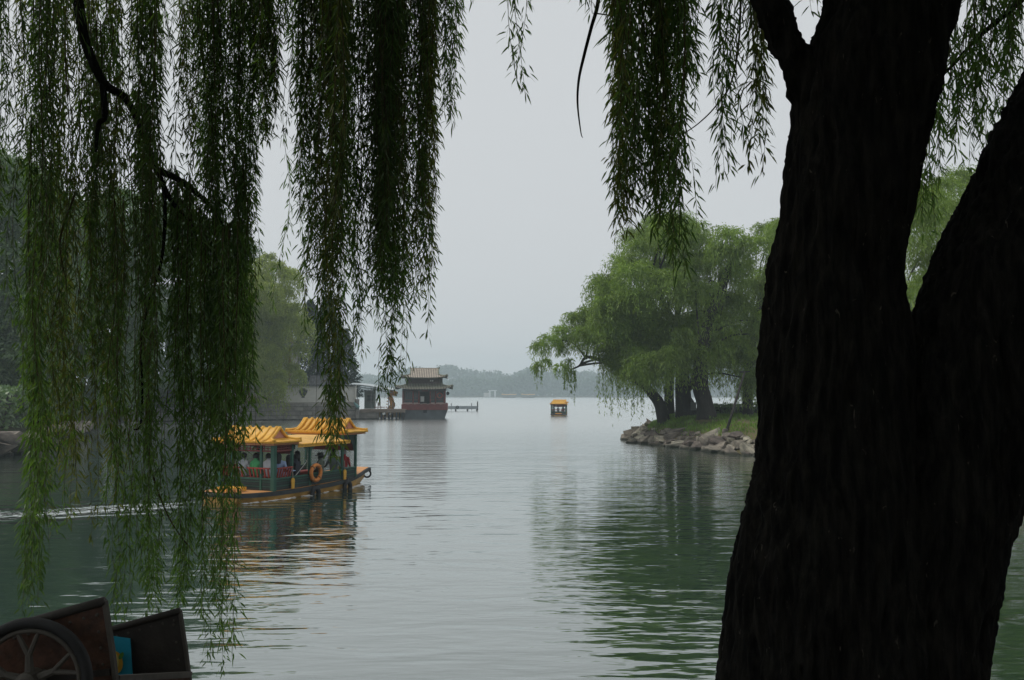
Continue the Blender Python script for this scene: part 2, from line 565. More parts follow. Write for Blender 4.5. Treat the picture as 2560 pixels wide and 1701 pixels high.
def seg_dist(px, py, poly):
    """distance to a closed polygon (positive inside)"""
    d = np.full(px.shape, 1e9)
    inside = np.zeros(px.shape, bool)
    n = len(poly)
    for i in range(n):
        x0, y0 = poly[i]
        x1, y1 = poly[(i + 1) % n]
        ex, ey = x1 - x0, y1 - y0
        t = np.clip(((px - x0) * ex + (py - y0) * ey) / (ex * ex + ey * ey), 0, 1)
        d = np.minimum(d, np.hypot(px - x0 - t * ex, py - y0 - t * ey))
        c = ((y0 > py) != (y1 > py)) & (px < ex * (py - y0) / (ey if abs(ey) > 1e-9 else 1e-9) + x0)
        inside ^= c
    return np.where(inside, d, -d)

def land(name, poly, x0, x1, y0, y1, step, hfun, mat, label):
    xs, ys = np.arange(x0, x1 + .01, step), np.arange(y0, y1 + .01, step)
    gx, gy = np.meshgrid(xs, ys)
    d = seg_dist(gx, gy, poly)
    z = hfun(d, gx, gy)
    V = np.stack([gx.ravel(), gy.ravel(), z.ravel()], 1)
    nx, ny = len(xs), len(ys)
    i = (np.arange(ny - 1)[:, None] * nx + np.arange(nx - 1)[None]).ravel()
    F = np.stack([i, i + 1, i + nx + 1, i + nx], 1)
    keep = (z.ravel()[F].max(axis=1) > -0.9)
    F = F[keep]
    me = mesh_polys(name, V, F.ravel(), np.arange(len(F)) * 4)
    o = link_mesh(name, me, mat, None, True)
    tag(o, label, 'ground', kind='structure')
    return o, (xs, ys, z)

def hnoise(x, y, s):
    return np.sin(x * s + 1.3) * np.cos(y * s * 1.2 + .4) + .5 * np.sin(x * s * 2.3 + y * s * 1.7)

ISLE = [(9.2, 73.7), (10.5, 67.4), (12.6, 61.6), (14.5, 55.6), (17.4, 46.5), (20.6, 37.0), (25, 28), (34, 22), (70, 18), (90, 60), (70, 96), (40, 96), (24, 93), (15, 88), (10.6, 81)]
def isle_h(d, x, y):
    t = np.clip((d + 0.3) / 2.1, 0, 1)
    t2 = np.clip((d - 1.1) / 2.6, 0, 1)
    return np.where(d < -.4, -1.0, -0.45 + 1.45 * t + .88 * t2 * t2 * (3 - 2 * t2) + 0.05 * hnoise(x, y, .9))
isle_o, ISLE_G = land('grass_point', ISLE, 5, 95, 14, 100, 0.6, isle_h, M_soil, 'grassy point with willows running out into the lake')
def isle_z(x, y):
    return float(isle_h(seg_dist(np.array([x]), np.array([y]), ISLE), np.array([x]), np.array([y]))[0])

LEFT = [(-22.6, 135), (-50, 123.5), (-43, 92), (-36, 72), (-31.5, 58), (-31, 46), (-60, 32), (-300, 30), (-300, 225), (-70, 215), (-25.5, 152)]
def left_h(d, x, y):
    t = np.clip((d - 0.2) / 2.2, 0, 1)
    return np.where(d < -.4, -1.0, -0.6 + 3.0 * t + .6 * np.clip((d - 3) / 10, 0, 1) + 0.06 * hnoise(x, y, .6))
land('left_bank', LEFT, -140, -18, 28, 200, 1.2, left_h, surf('shade_tinted_soil', (0.05, 0.062, 0.03), .95, .35, .5, .5, 8, color2=(0.09, 0.085, 0.05), spec=.1), 'wooded shore bank behind the stone embankment')  # soil colour darkened to paint in the shade under the trees
mb = MB()
mb.box((0, 1225, 0.4), (2800, 460, 2.2))
tag(mb.build('far_shore', M_soil), 'low far shore under the hazy woods', 'ground', kind='structure')

# ------------------------------------------------------------------ trees
def bark_tube(path, radii, n=14, rough=0.05, sub=8, seed=0):
    """tapered trunk with an uneven outline"""
    pts = [Vector(p) for p in path]
    dense, rr = [], []
    for i in range(len(pts) - 1):
        p0 = pts[max(i - 1, 0)]; p1 = pts[i]; p2 = pts[i + 1]; p3 = pts[min(i + 2, len(pts) - 1)]
        for k in range(sub):
            t = k / sub
            q = 0.5 * ((2 * p1) + (p2 - p0) * t + (2 * p0 - 5 * p1 + 4 * p2 - p3) * t * t + (3 * p1 - p0 - 3 * p2 + p3) * t ** 3)
            dense.append(q)
            rr.append(radii[i] * (1 - t) + radii[i + 1] * t)
    dense.append(pts[-1]); rr.append(radii[-1])
    mb = MB().tube(dense, rr, n)
    out = []
    for i, p in enumerate(mb.v):
        c = dense[min(i // n, len(dense) - 1)]
        v = Vector(p)
        k = 1 + rough * mnoise.noise(Vector((v.x * 3 + seed, v.y * 3, v.z * .8))) * 2
        out.append(tuple(c + (v - c) * k))
    mb.v = out
    return mb

def willow_strands(clusters, per, leaves, rng, length, width, fall=(0.6, 1.5), spread=.55):
    """clusters: (centre, radius). Long shoots arch out of each centre and hang; returns leaf bases, directions, sizes."""
    B, D, L, W = [], [], [], []
    for c, r in clusters:
        k = max(6, int(per * r * r))
        a = rng.uniform(0, 2 * math.pi, k)
        rho = r * np.sqrt(rng.uniform(.05, 1, k))
        h = r * rng.uniform(.1, .55, k)
        fl = r * rng.uniform(fall[0], fall[1], k)
        t = np.clip(rng.beta(1.3, 1.0, (k, leaves)), .08, 1)
        hx = rho[:, None] * np.sin(t * math.pi / 2)
        z = h[:, None] * 4 * t * (1 - t) + .3 * h[:, None] * t - fl[:, None] * t ** 2.4
        wob = rng.normal(0, .05 * r, (k, leaves, 2))
        p = np.stack([c[0] + np.cos(a)[:, None] * hx + wob[..., 0], c[1] + np.sin(a)[:, None] * hx + wob[..., 1], c[2] + z], -1)
        dz = h[:, None] * 4 * (1 - 2 * t) + .3 * h[:, None] - 2.4 * fl[:, None] * t ** 1.4
        dh = rho[:, None] * math.pi / 2 * np.cos(t * math.pi / 2)
        d = np.stack([np.cos(a)[:, None] * dh, np.sin(a)[:, None] * dh, dz], -1)
        d = unit(d) + rng.normal(0, spread, p.shape)
        n = k * leaves
        B.append(p.reshape(-1, 3)); D.append(d.reshape(-1, 3))
        L.append(length * rng.uniform(.6, 1.25, n)); W.append(width * rng.uniform(.7, 1.25, n))
    return np.concatenate(B), np.concatenate(D), np.concatenate(L), np.concatenate(W)

def ball_leaves(clusters, per, rng, length, width):
    B, D, L, W = [], [], [], []
    for c, r in clusters:
        k = max(8, int(per * r * r))
        d = unit(rng.normal(size=(k, 3)))
        d[:, 2] = np.where(d[:, 2] < -.3, -d[:, 2] * .6, d[:, 2])
        rad = r * rng.uniform(.45, 1.05, k) * (1 + .25 * np.sin(d[:, 0] * 5 + c[0]) * np.cos(d[:, 2] * 6 + c[2]))
        p = np.array(c)[None] + unit(d) * rad[:, None] * np.array([[1, 1, .8]])
        dd = unit(d) * .5 + rng.normal(0, .8, p.shape) + np.array([[0, 0, -.3]])
        B.append(p); D.append(dd)
        L.append(length * rng.uniform(.6, 1.3, k)); W.append(width * rng.uniform(.7, 1.3, k))
    return np.concatenate(B), np.concatenate(D), np.concatenate(L), np.concatenate(W)

def in_poly(x, y, poly):
    inside = False
    n = len(poly)
    for i in range(n):
        x0, y0 = poly[i]; x1, y1 = poly[(i + 1) % n]
        if (y0 > y) != (y1 > y) and x < (x1 - x0) * (y - y0) / (y1 - y0) + x0:
            inside = not inside
    return inside

def fill_clusters(poly, Y0, Y1, count, r0, r1, rng, mind=.75):
    """cluster centres spread through the crown volume whose outline is given at its real distance"""
    xs = [p[0] for p in poly]; ys = [p[1] for p in poly]
    out, tries = [], 0
    while len(out) < count and tries < count * 60:
        tries += 1
        px, py = rng.uniform(min(xs), max(xs)), rng.uniform(min(ys), max(ys))
        if not in_poly(px, py, poly): continue
        Y = rng.uniform(Y0, Y1)
        c = np.array(P(px, py, Y)); r = rng.uniform(r0, r1)
        if any(np.linalg.norm((c - q[0]) * np.array([1, .6, 1])) < mind * (r + q[1]) * .5 for q in out): continue
        out.append((c, r))
    return out

def tree(name, label, cat, group, trunk_path, trunk_r, clusters, mode, leafmat, rng, length, width, per, leaves=14, limbs=True, fall=(.6, 1.5), barkmat=None, limb_r=0.10, droop=()):
    base = Vector(trunk_path[0])
    root = empty(name, base)
    tag(root, label, cat, group)
    off = [Vector(p) - base for p in trunk_path]
    bm_ = barkmat or M_bark_far
    bark_tube(off, trunk_r, 12, seed=base.x).build('trunk', bm_, root, smooth=True)
    top = Vector(trunk_path[-1])
    if limbs:
        cs = sorted(clusters, key=lambda c: -c[1])
        pick = cs[::max(1, len(cs) // 9)][:10]
        for c, r in pick:
            c = Vector(c)
            k = rng.uniform(.45, .95)
            i = min(len(trunk_path) - 2, int(k * (len(trunk_path) - 1)))
            s = Vector(trunk_path[i]).lerp(Vector(trunk_path[i + 1]), k * (len(trunk_path) - 1) - i)
            mid = s.lerp(c, .5) + Vector((rng.normal(0, .4), rng.normal(0, .4), .6))
            bark_tube([s - base, mid - base, c - base], [limb_r, limb_r * .6, limb_r * .2], 6, .08, 5, c.x).build('limb', bm_, root, smooth=True)
    cl = [(np.array(c) - np.array(base), r) for c, r in clusters]
    if mode == 'willow':
        B, D, L, W = willow_strands(cl, per, leaves, rng, length, width, fall)
        if droop:                       # long shoots hanging almost straight down
            dr = [(np.array(c) - np.array(base), r) for c, r in droop]
            E = willow_strands(dr, 34, 34, rng, length * .85, width, (3.0, 6.5), .4)
            B, D, L, W = [np.concatenate(q) for q in zip((B, D, L, W), E)]
    else:
        B, D, L, W = ball_leaves(cl, per, rng, length, width)
    me = leaf_mesh('crown', B, D, L, W, rng)
    cr = link_mesh('crown', me, leafmat, root)
    cr['kind'] = 'stuff'
    return root

# --- willows on the grassy point
ISLE_POLY = [(1440, 785), (1480, 735), (1520, 690), (1565, 640), (1590, 600), (1640, 555), (1700, 545), (1740, 575), (1775, 605), (1825, 590), (1880, 565), (1960, 540), (2020, 520), (2020, 930), (1890, 960), (1850, 985), (1800, 930), (1740, 900), (1690, 890), (1640, 935), (1590, 930), (1550, 900), (1510, 860), (1470, 820), (1440, 800)]
rng = np.random.default_rng(11)
cl = fill_clusters(ISLE_POLY, 66, 82, 125, 1.2, 2.1, rng, .62)
# outer tufts of the long limb that reaches over the water
for px, py, r in [(1348, 868, .9), (1372, 852, 1.0), (1402, 832, 1.1), (1440, 800, 1.3), (1345, 915, .6), (1365, 905, .55), (1400, 918, .65), (1425, 905, .5), (1430, 852, 1.1), (1470, 790, 1.5), (1475, 860, 1.0), (1510, 880, 1.1), (1395, 862, .8), (1455, 835, 1.1), (1500, 830, 1.4), (1540, 860, 1.4), (1520, 790, 1.8), (1560, 870, 1.6), (1600, 890, 1.5), (1565, 915, 1.2), (1610, 925, 1.2), (1640, 945, .9), (1535, 900, 1.1), (1680, 890, 1.5), (1720, 870, 1.5), (1560, 800, 1.8), (1600, 760, 2.0), (1640, 830, 1.8), (1790, 880, 1.5), (1830, 860, 1.6), (1760, 820, 1.8), (1640, 560, 1.6), (1700, 560, 1.8), (1600, 620, 1.6), (1740, 610, 1.8)]:
    cl.append((np.array(P(px, py, rng.uniform(68, 73))), r))
TR = [  # trunk outline px points at depth Y, radii (m)
    ('leaning dark willow trunk bending out over the lake from the point', [(1662, 1052), (1650, 1015), (1628, 982), (1590, 950), (1530, 915), (1470, 893), (1448, 915), (1425, 925)], 72.5, [.55, .46, .38, .26, .18, .12, .08, .04]),
    ('slim straight willow behind the leaning one on the point', [(1675, 1050), (1673, 990), (1676, 930), (1690, 820), (1700, 700), (1700, 620)], 77, [.48, .40, .36, .25, .16, .08]),
    ('thick upright willow in the middle of the grassy point', [(1714, 1055), (1709, 1000), (1706, 940), (1700, 850), (1650, 740), (1620, 660)], 72, [.85, .62, .55, .40, .22, .1]),
    ('crooked willow trunk leaning between two stout ones on the point', [(1735, 1050), (1726, 1010), (1712, 985), (1735, 950), (1760, 870), (1790, 760), (1800, 680)], 74.5, [.40, .36, .32, .3, .26, .2, .12]),
    ('stout willow at the edge of the bare earth on the point', [(1768, 1070), (1762, 1010), (1750, 950), (1760, 860), (1800, 720), (1850, 620)], 68.5, [.85, .62, .58, .48, .34, .2]),
    ('pale-trunked willow by the railing on the point', [(1870, 1055), (1869, 1000), (1872, 920), (1890, 800), (1920, 660)], 76, [.50, .42, .4, .32, .2]),
]
bases = [P(t[1][0][0], t[1][0][1], t[2]) for t in TR]
tops = [P(t[1][-1][0], t[1][-1][1], t[2]) for t in TR]
groups = {i: [] for i in range(len(TR))}
for c, r in cl:
    j = min(range(len(TR)), key=lambda i: (tops[i].x - c[0]) ** 2 + .3 * (tops[i].y - c[1]) ** 2 + .6 * (tops[i].z - c[2]) ** 2)
    groups[j].append((c, r))
dp = lambda L: [(np.array(P(a, b_, 71 + .02 * (a - 1400))), r) for a, b_, r in L]
DROOP = {0: dp([(1425, 925, .45), (1432, 930, .35), (1418, 915, .3), (1510, 905, .7), (1535, 910, .8), (1555, 925, .6), (1590, 930, .6), (1345, 912, .3)]),
         2: dp([(1620, 905, .8), (1655, 900, .7), (1585, 900, .8)]), 4: dp([(1800, 850, 1.0), (1830, 900, .8), (1845, 930, .6)]), 5: dp([(1880, 880, 1.0), (1905, 900, 1.0)])}
for i, (lab, pts, Y, rad) in enumerate(TR):
    path = [P(a, b_, Y) for a, b_ in pts]
    gz = isle_z(path[0].x, path[0].y)
    path[0].z = gz - .25
    tree('willow_tree', lab, 'tree', 'willows on the grassy point', path, rad, groups[i] or [(np.array(tops[i]), 1.5)], 'willow', M_leaf_willow, rng, .30, .058, 50, 17, fall=(.5, 1.35), droop=DROOP.get(i, ()))

# a bunch of long shoots hanging straight to the water from the reaching limb
# --- big willow further along the right shore, seen through the fork
rng = np.random.default_rng(12)
poly = [(2240, 480), (2300, 420), (2380, 395), (2470, 400), (2700, 380), (2800, 500), (2800, 1000), (2240, 1000)]
cl = fill_clusters(poly, 44, 56, 105, 1.2, 2.0, rng, .45)
b0 = Vector((25.5, 50, isle_z(25.5, 50) - .2))
tree('willow_tree', 'bushy willow on the near shore, seen through the fork of the dark trunk', 'tree', None, [b0, b0 + Vector((.2, 0, 4)), b0 + Vector((-.6, 0, 8)), b0 + Vector((-.8, 0, 12))], [.7, .5, .4, .2], cl, 'willow', M_leaf_willow, rng, .24, .045, 60, 16)

# --- left shore
rng = np.random.default_rng(13)
poly = [(530, 660), (600, 595), (645, 590), (672, 660), (692, 730), (700, 840), (692, 930), (680, 960), (600, 970), (490, 900), (490, 740)]
cl = fill_clusters(poly, 106, 120, 58, 1.3, 2.4, rng, .66)
b0 = P(640, 1030, 122.5); b0.z = 1.8
b0 = Vector((-38.5, 131, 2.3))
cl = [(c + np.array([0, 13.0, 0]), r) for c, r in cl]
tree('willow_tree', 'yellow-green weeping willow on the stone embankment beside the white wall', 'tree', None, [b0, b0 + Vector((.3, -.2, 5)), b0 + Vector((-.5, -.5, 10)), b0 + Vector((-.3, -1, 16))], [.7, .55, .4, .2], cl, 'willow', M_leaf_willow_y, rng, .40, .08, 34, 15, fall=(.6, 1.8))
LT = [
    ('tall broadleaf tree rising behind the bank rocks', [(-120, 450), (-20, 415), (80, 450), (150, 540), (160, 760), (120, 1020), (-120, 1060)], 72, 80, (-41, 76), 80),
    ('rounded dark tree over the shaded bank behind the hanging willow', [(100, 540), (200, 480), (310, 500), (360, 600), (370, 900), (320, 1010), (100, 1030)], 88, 97, (-46, 96), 75),
    ('broad dark tree above the reeds on the bank', [(290, 570), (390, 505), (490, 530), (540, 640), (540, 940), (480, 990), (290, 995)], 112, 121, (-47, 128), 80),
    ('dark leafy tree leaning on the yellow-green willow', [(450, 620), (530, 560), (610, 600), (650, 720), (650, 970), (460, 980)], 134, 143, (-43, 139), 60),
]
for lab, poly, Ya, Yb, (bx, by), cnt in LT:
    cl = fill_clusters(poly, Ya, Yb, int(cnt * 2.0), 1.3, 2.4, rng, .45)
    cm = np.mean([c for c, r in cl], axis=0)
    b0 = Vector((cm[0], cm[1] + 1.5, 2.1))
    tree('broadleaf_tree', lab, 'tree', 'dark trees along the wooded shore', [b0, b0 + Vector((.2, 0, 3.5)), b0 + Vector((-.3, 0, 8)), b0 + Vector((.1, 0, 13))], [.5, .4, .3, .15], cl, 'ball', M_leaf_broad, rng, .36, .17, 150)

def conifer(x, y, z0, H, Rb, seed, label):
    rng = np.random.default_rng(seed)
    root = empty('conifer_tree', (x, y, z0))
    tag(root, label, 'tree', 'dark conifers behind the white wall')
    bark_tube([(0, 0, 0), (.05, 0, H * .5), (0, 0, H * .95)], [.3, .18, .05], 8).build('trunk', M_bark_far, root, smooth=True)
    n = int(1300 * H / 10 * Rb)
    t = rng.uniform(0.04, 1, n) ** .8
    a = rng.uniform(0, 2 * math.pi, n)
    rr = Rb * (1 - t) ** .8 * (1 + .22 * np.sin(a * 5 + t * 40) + .1 * np.sin(t * 60 + a)) * rng.uniform(.55, 1.05, n)
    B = np.stack([rr * np.cos(a), rr * np.sin(a), t * H], 1)
    D = np.stack([np.cos(a), np.sin(a), rng.uniform(-.4, .9, n)], 1) + rng.normal(0, .3, (n, 3))
    me = leaf_mesh('crown', B, D, .6 * rng.uniform(.6, 1.2, n), .22 * np.ones(n), rng)
    link_mesh('crown', me, M_leaf_con, root)['kind'] = 'stuff'
conifer(-29.4, 146, 2.4, 16.8, 4.4, 1, 'tallest dark cypress behind the white wall')
conifer(-26.6, 146, 2.4, 11.5, 2.9, 2, 'dark pointed cypress over the open pavilion end of the wall')
conifer(-33.0, 150, 2.4, 16.5, 4.4, 3, 'dark bushy cypress behind the yellow-green willow')

# --- far woods: one hazy mass
def far_woods():
    rng = np.random.default_rng(21)
    cl = []
    prof_b = [(700, 935), (900, 935), (960, 938), (1000, 925), (1035, 918), (1070, 930), (1110, 914), (1135, 915), (1155, 928), (1170, 920), (1185, 925), (1200, 938), (1225, 928), (1245, 930), (1260, 942), (1290, 930), (1315, 920), (1340, 925), (1500, 930), (1800, 925), (2700, 920)]
    prof_f = [(600, 955), (1000, 950), (1060, 950), (1120, 955), (1155, 945), (1200, 950), (1260, 945), (1300, 935), (1340, 930), (1420, 945), (1600, 945), (2700, 945)]
    for prof, Y0, Y1, r0 in ((prof_b, 1200, 1340, 9.0), (prof_f, 1010, 1080, 7.0)):
        for px in np.arange(600, 2700, 9 if Y0 > 1100 else 11):
            top = np.interp(px, [p[0] for p in prof], [p[1] for p in prof])
            n = 4
            for k in range(n):
                Y = rng.uniform(Y0, Y1)
                s = FPX / Y
                r = r0 * rng.uniform(.7, 1.1)
                py = top + r * s * .8 + (988 - top) * (k / n) ** 1.2 + rng.uniform(-3, 3)
                cl.append((np.array(P(px + rng.uniform(-6, 6), min(py, 988), Y)), r))
    B, D, L, W = ball_leaves(cl, 1.4, rng, 4.0, 2.6)
    keep = B[:, 2] > 0.8
    B, D, L, W = B[keep], D[keep], L[keep], W[keep]
    me = leaf_mesh('far_woods', B, D, L, W, rng)
    tag(link_mesh('far_woods', me, M_leaf_far), 'hazy blue-grey woods along the far shore', 'woods', kind='stuff')
far_woods()

# ------------------------------------------------------------------ rock edging
def rock_mesh(seed, sx, sy, sz):
    rng = np.random.default_rng(seed)
    bm = bmesh.new()
    for i in range(16):
        p = rng.uniform(-1, 1, 3)
        m = max(abs(p))
        p = p / m * rng.uniform(.8, 1.0)
        bm.verts.new((p[0] * sx / 2, p[1] * sy / 2, p[2] * sz / 2))
    bmesh.ops.convex_hull(bm, input=bm.verts)
    bmesh.ops.delete(bm, geom=[v for v in bm.verts if not v.link_faces], context='VERTS')
    me = bpy.data.meshes.new('rock')
    bm.to_mesh(me)
    bm.free()
    me.materials.append(M_rock)
    return me

def rocks_along(root, pts, inland, rows, rng, step=0.95, dz=.33, din=.72, size=(1.25, .9, .5), z0=-.05):
    base = root.location
    pool = [rock_mesh(100 + k, 1, 1, 1) for k in range(18)]
    L = [0]
    for i in range(len(pts) - 1):
        L.append(L[-1] + math.hypot(pts[i + 1][0] - pts[i][0], pts[i + 1][1] - pts[i][1]))
    for r in range(rows):
        s = rng.uniform(0, .5)
        while s < L[-1]:
            i = max(k for k in range(len(L)) if L[k] <= s)
            i = min(i, len(pts) - 2)
            t = (s - L[i]) / (L[i + 1] - L[i])
            x = pts[i][0] + t * (pts[i + 1][0] - pts[i][0])
            y = pts[i][1] + t * (pts[i + 1][1] - pts[i][1])
            dx, dy = pts[i + 1][0] - pts[i][0], pts[i + 1][1] - pts[i][1]
            nrm = math.hypot(dx, dy)
            nx, ny = dy / nrm * inland, -dx / nrm * inland
            o_ = r * din + rng.uniform(-.2, .2)
            f = rng.uniform(.5, 1.5)
            me = pool[int(rng.integers(0, len(pool)))]
            o = bpy.data.objects.new('rock', me)
            COL.objects.link(o)
            o.parent = root
            o.location = Vector((x + nx * o_, y + ny * o_, z0 + r * dz + rng.uniform(-.08, .1))) - base
            o.scale = (size[0] * f * rng.uniform(.8, 1.3), size[1] * f * rng.uniform(.8, 1.2), size[2] * f * rng.uniform(.75, 1.35))
            o.rotation_euler = (rng.normal(0, .16), rng.normal(0, .22), math.atan2(dy, dx) + rng.normal(0, .5))
            s += step * rng.uniform(.75, 1.25) * f
rng = np.random.default_rng(31)
rk = empty('rock_edging', (12.6, 61.6, 0))
tag(rk, 'tumbled grey-brown boulders edging the grassy point', 'rocks')
rocks_along(rk, [(11.2, 83), (9.6, 77), (9.25, 73.7), (10.5, 67.4), (12.6, 61.6), (14.5, 55.6), (17.4, 46.5), (20.6, 37.0)], -1, 4, rng, .95, .30, .52, (1.15, .85, .52))
rk2 = empty('rock_edging', (-31, 56, 0))
tag(rk2, 'shaded boulders at the foot of the wooded bank', 'rocks')
rocks_along(rk2, [(-31.2, 45), (-31.4, 52), (-31.8, 58), (-36, 72), (-40, 83)], 1, 3, rng, 1.3, .5, .7, (1.6, 1.2, .8))

# grass on the point
def grass():
    rng = np.random.default_rng(41)
    n = 60000
    x = rng.uniform(9.5, 22, n); y = rng.uniform(50, 86, n)
    d = seg_dist(x, y, ISLE)
    k = (d > 1.3) & ((hnoise(x, y, .5) + rng.normal(0, .4, n) > -.1) | (x < 13.5)) & ~((x > 15.2) & (d > 3.0) & (y < 70) & (rng.uniform(0, 1, n) < .92))
    k |= (d > .9) & (hnoise(x, y, 1.7) > .75) & (rng.uniform(0, 1, n) < .5)
    k &= (d > 1.6) | (rng.uniform(0, 1, n) < .25)
    x, y, d = x[k], y[k], d[k]
    z = isle_h(d, x, y)
    B = np.stack([x, y, z - .02], 1)
    D = rng.normal(0, .35, (len(x), 3)); D[:, 2] = 1
    me = leaf_mesh('grass', B, D, rng.uniform(.15, .42, len(x)), .05 * np.ones(len(x)), rng, droop=.1)
    tag(link_mesh('grass', me, M_grass), 'bright green grass on the willow point', 'grass', kind='stuff')
grass()

def hedge(name, label, pts, w, h, rng, mat, per=900, lsize=(.22, .12), group=None):
    p0 = Vector(pts[0])
    root = empty(name, p0)
    tag(root, label, 'hedge', group)
    B = []
    core = MB()
    for i in range(len(pts) - 1):
        a, b_ = Vector(pts[i]), Vector(pts[i + 1])
        L = (b_ - a).length
        t = (b_ - a).normalized()
        nrm = Vector((-t.y, t.x, 0))
        n = int(per * L * h)
        q = rng.uniform(0, 1, n)
        face = rng.integers(0, 3, n)
        vv = np.where(face == 0, -w / 2, np.where(face == 1, w / 2, rng.uniform(-w / 2, w / 2, n))) + rng.normal(0, .07, n)
        zz = np.where(face == 2, h, rng.uniform(0.02, h, n)) + rng.normal(0, .06, n)
        pos = np.array(a)[None] + np.array(t)[None] * (q * L)[:, None] + np.array(nrm)[None] * vv[:, None]
        pos[:, 2] += zz
        B.append(pos - np.array(p0)[None])
        rot = Matrix((t, nrm, Vector((0, 0, 1)))).transposed()
        core.box((a + b_) / 2 - p0 + Vector((0, 0, h * .42)), (L, w * .7, h * .84), rot)
    B = np.concatenate(B)
    me = leaf_mesh('leaves', B, rng.normal(0, 1, B.shape), lsize[0] * rng.uniform(.6, 1.2, len(B)), lsize[1] * np.ones(len(B)), rng)
    link_mesh('leaves', me, mat, root)['kind'] = 'stuff'
    core.build('twigs', M_bark_far, root)
rng = np.random.default_rng(43)
hz = lambda x, y: (x, y, isle_z(x, y) - .05)
hedge('hedge', 'low dark hedge behind the stout willow on the point', [hz(16.0, 76), hz(19, 79), hz(26, 80.5)], 1.3, .95, rng, M_leaf_broad, 260)

def railing(name, label, pts, h, mat, n_rails=3, post=2.0):
    p0 = Vector(pts[0])
    root = empty(name, p0)
    tag(root, label, 'railing')
    for i in range(len(pts) - 1):
        a, b_ = Vector(pts[i]), Vector(pts[i + 1])
        for k in range(n_rails):
            z = h * (1 - k * .36)
            MB().bar(a - p0 + Vector((0, 0, z)), b_ - p0 + Vector((0, 0, z)), .07, .09).build('rail', mat, root)
        L = (b_ - a).length
        m = max(1, int(L / post))
        for k in range(m + 1):
            q = a.lerp(b_, k / m) - p0
            MB().box(q + Vector((0, 0, h * .53)), (.12, .12, h * 1.1)).build('post', mat, root)
hedge('bushes', 'dark waterside bushes along the foot of the wooded bank', [(-34, 56, 1.2), (-38.5, 72, 1.6), (-45, 92, 1.6), (-51, 118, 1.8), (-40, 129, 2.2)], 3.0, 2.6, rng, M_leaf_broad, 55, (.42, .2))
railing('railing', 'dark wooden railing along the back of the point', [hz(16.8, 87.0), hz(24, 88), hz(33, 88)], 1.15, M_bark_far)

# leaning prop, notice board, stone post
root = empty('prop_pole', P(1813, 1078, 62)); root.location.z = isle_z(root.location.x, 62) - .1
tag(root, 'grey pole propping up a willow, leaning from the stones', 'pole')
tip = P(1862, 930, 64.5) - root.location
MB().tube([(0, 0, 0), tip * .5, tip], [.10, .09, .07], 8).build('pole', M_bark_far, root, smooth=True)
MB().lathe([(.20, -.05), (.22, .25), (.17, .42), (.10, .45)], 9).build('foot_block', M_rock, root)
MB().bar(tip + Vector((-.35, 0, -.02)), tip + Vector((.35, 0, .02)), .1).build('crosspiece', M_bark_far, root)

nb = empty('notice_board', P(1734, 1052, 71)); nb.location.z = isle_z(nb.location.x, 71) - .05
tag(nb, 'small grey notice board on a post between willow trunks', 'sign')
MB().box((0, 0, .98), (.42, .03, .62)).build('panel', M_steel, nb)
MB().box((0, .04, .6), (.06, .05, 1.25)).build('post', M_bark_far, nb)
for k in range(5):
    MB().box((0, -.018, 1.2 - k * .1), (.32, .004, .02)).build('text_line', M_joint, nb)

# ------------------------------------------------------------------ embankment and white wall (left shore)
WA, WB = Vector((-50, 123.0, 0)), Vector((-22.4, 134.6, 0))
wdir = (WB - WA).normalized()
wnrm = Vector((wdir.y, -wdir.x, 0))          # towards the camera
wrz = math.atan2(wdir.y, wdir.x)
ret = empty('retaining_wall', WA, wrz)       # local x along the wall, local -y towards the lake
tag(ret, 'low grey stone embankment wall rising out of the lake', 'wall')
WL = (WB - WA).length
MB().box((WL / 2, .45, 1.0), (WL - .1, .6, 3.0)).build('core', M_joint, ret)
rng = np.random.default_rng(51)
for row in range(4):
    x = -rng.uniform(0, 1.0)
    zt = [0.0, .72, 1.35, 1.95][row]; hh = [.70, .61, .58, .55][row]
    while x < WL:
        w_ = rng.uniform(1.3, 2.6)
        a, b_ = max(x, 0), min(x + w_, WL)
        if b_ - a > .3:
            MB().box(((a + b_) / 2, .1 - .02 * rng.uniform(0, 2), zt + hh / 2 - .05), (b_ - a - .05, .3, hh - .04)).build('stone_block', M_block, ret, bevel=.03)
        x += w_
MB().box((WL - .25, -.12, 1.45), (.55, .55, 3.1)).build('corner_pillar', M_block, ret, bevel=.03)

ww = empty('garden_wall', WA + wdir * (WL - 10.6), wrz)
tag(ww, 'cream plastered wall with dark coping and a vase-shaped opening', 'wall')
MB().box((5.1, .35, 3.72), (10.2, .36, 2.35)).build('panel', M_plaster, ww)
MB().box((5.1, .35, 2.48), (10.3, .44, .14)).build('plinth', M_block, ww)
for k in range(21):
    MB().prism([(-.24, 0), (.24, 0), (.20, .14), (0, .24), (-.20, .14)], .95, Matrix.Translation((.25 + k * .485, .35, 4.9))).build('coping_tile', M_greytile, ww)
vase = [(-.22, .62), (.22, .62), (.20, .5), (.42, .44), (.55, .38), (.5, .12), (.34, -.2), (.16, -.42), (.2, -.6), (-.2, -.6), (-.16, -.42), (-.34, -.2), (-.5, .12), (-.55, .38), (-.42, .44), (-.20, .5)]
for xx in (2.6, 6.6):
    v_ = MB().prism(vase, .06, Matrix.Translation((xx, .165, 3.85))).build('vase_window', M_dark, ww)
    ring_ = [(x * 1.1, 0, z * 1.08) for x, z in vase]
    MB().tube([(xx + x, .15, 3.85 + z) for x, y, z in ring_], .035, 6, closed=True).build('window_frame', M_greytile, v_)
MB().box((10.15, .3, 3.75), (.3, .5, 2.6)).build('end_pillar', M_plaster, ww)
MB().box((8.2, .12, 3.0), (1.0, .1, .9)).build('green_hatch', M_dgreen, ww)

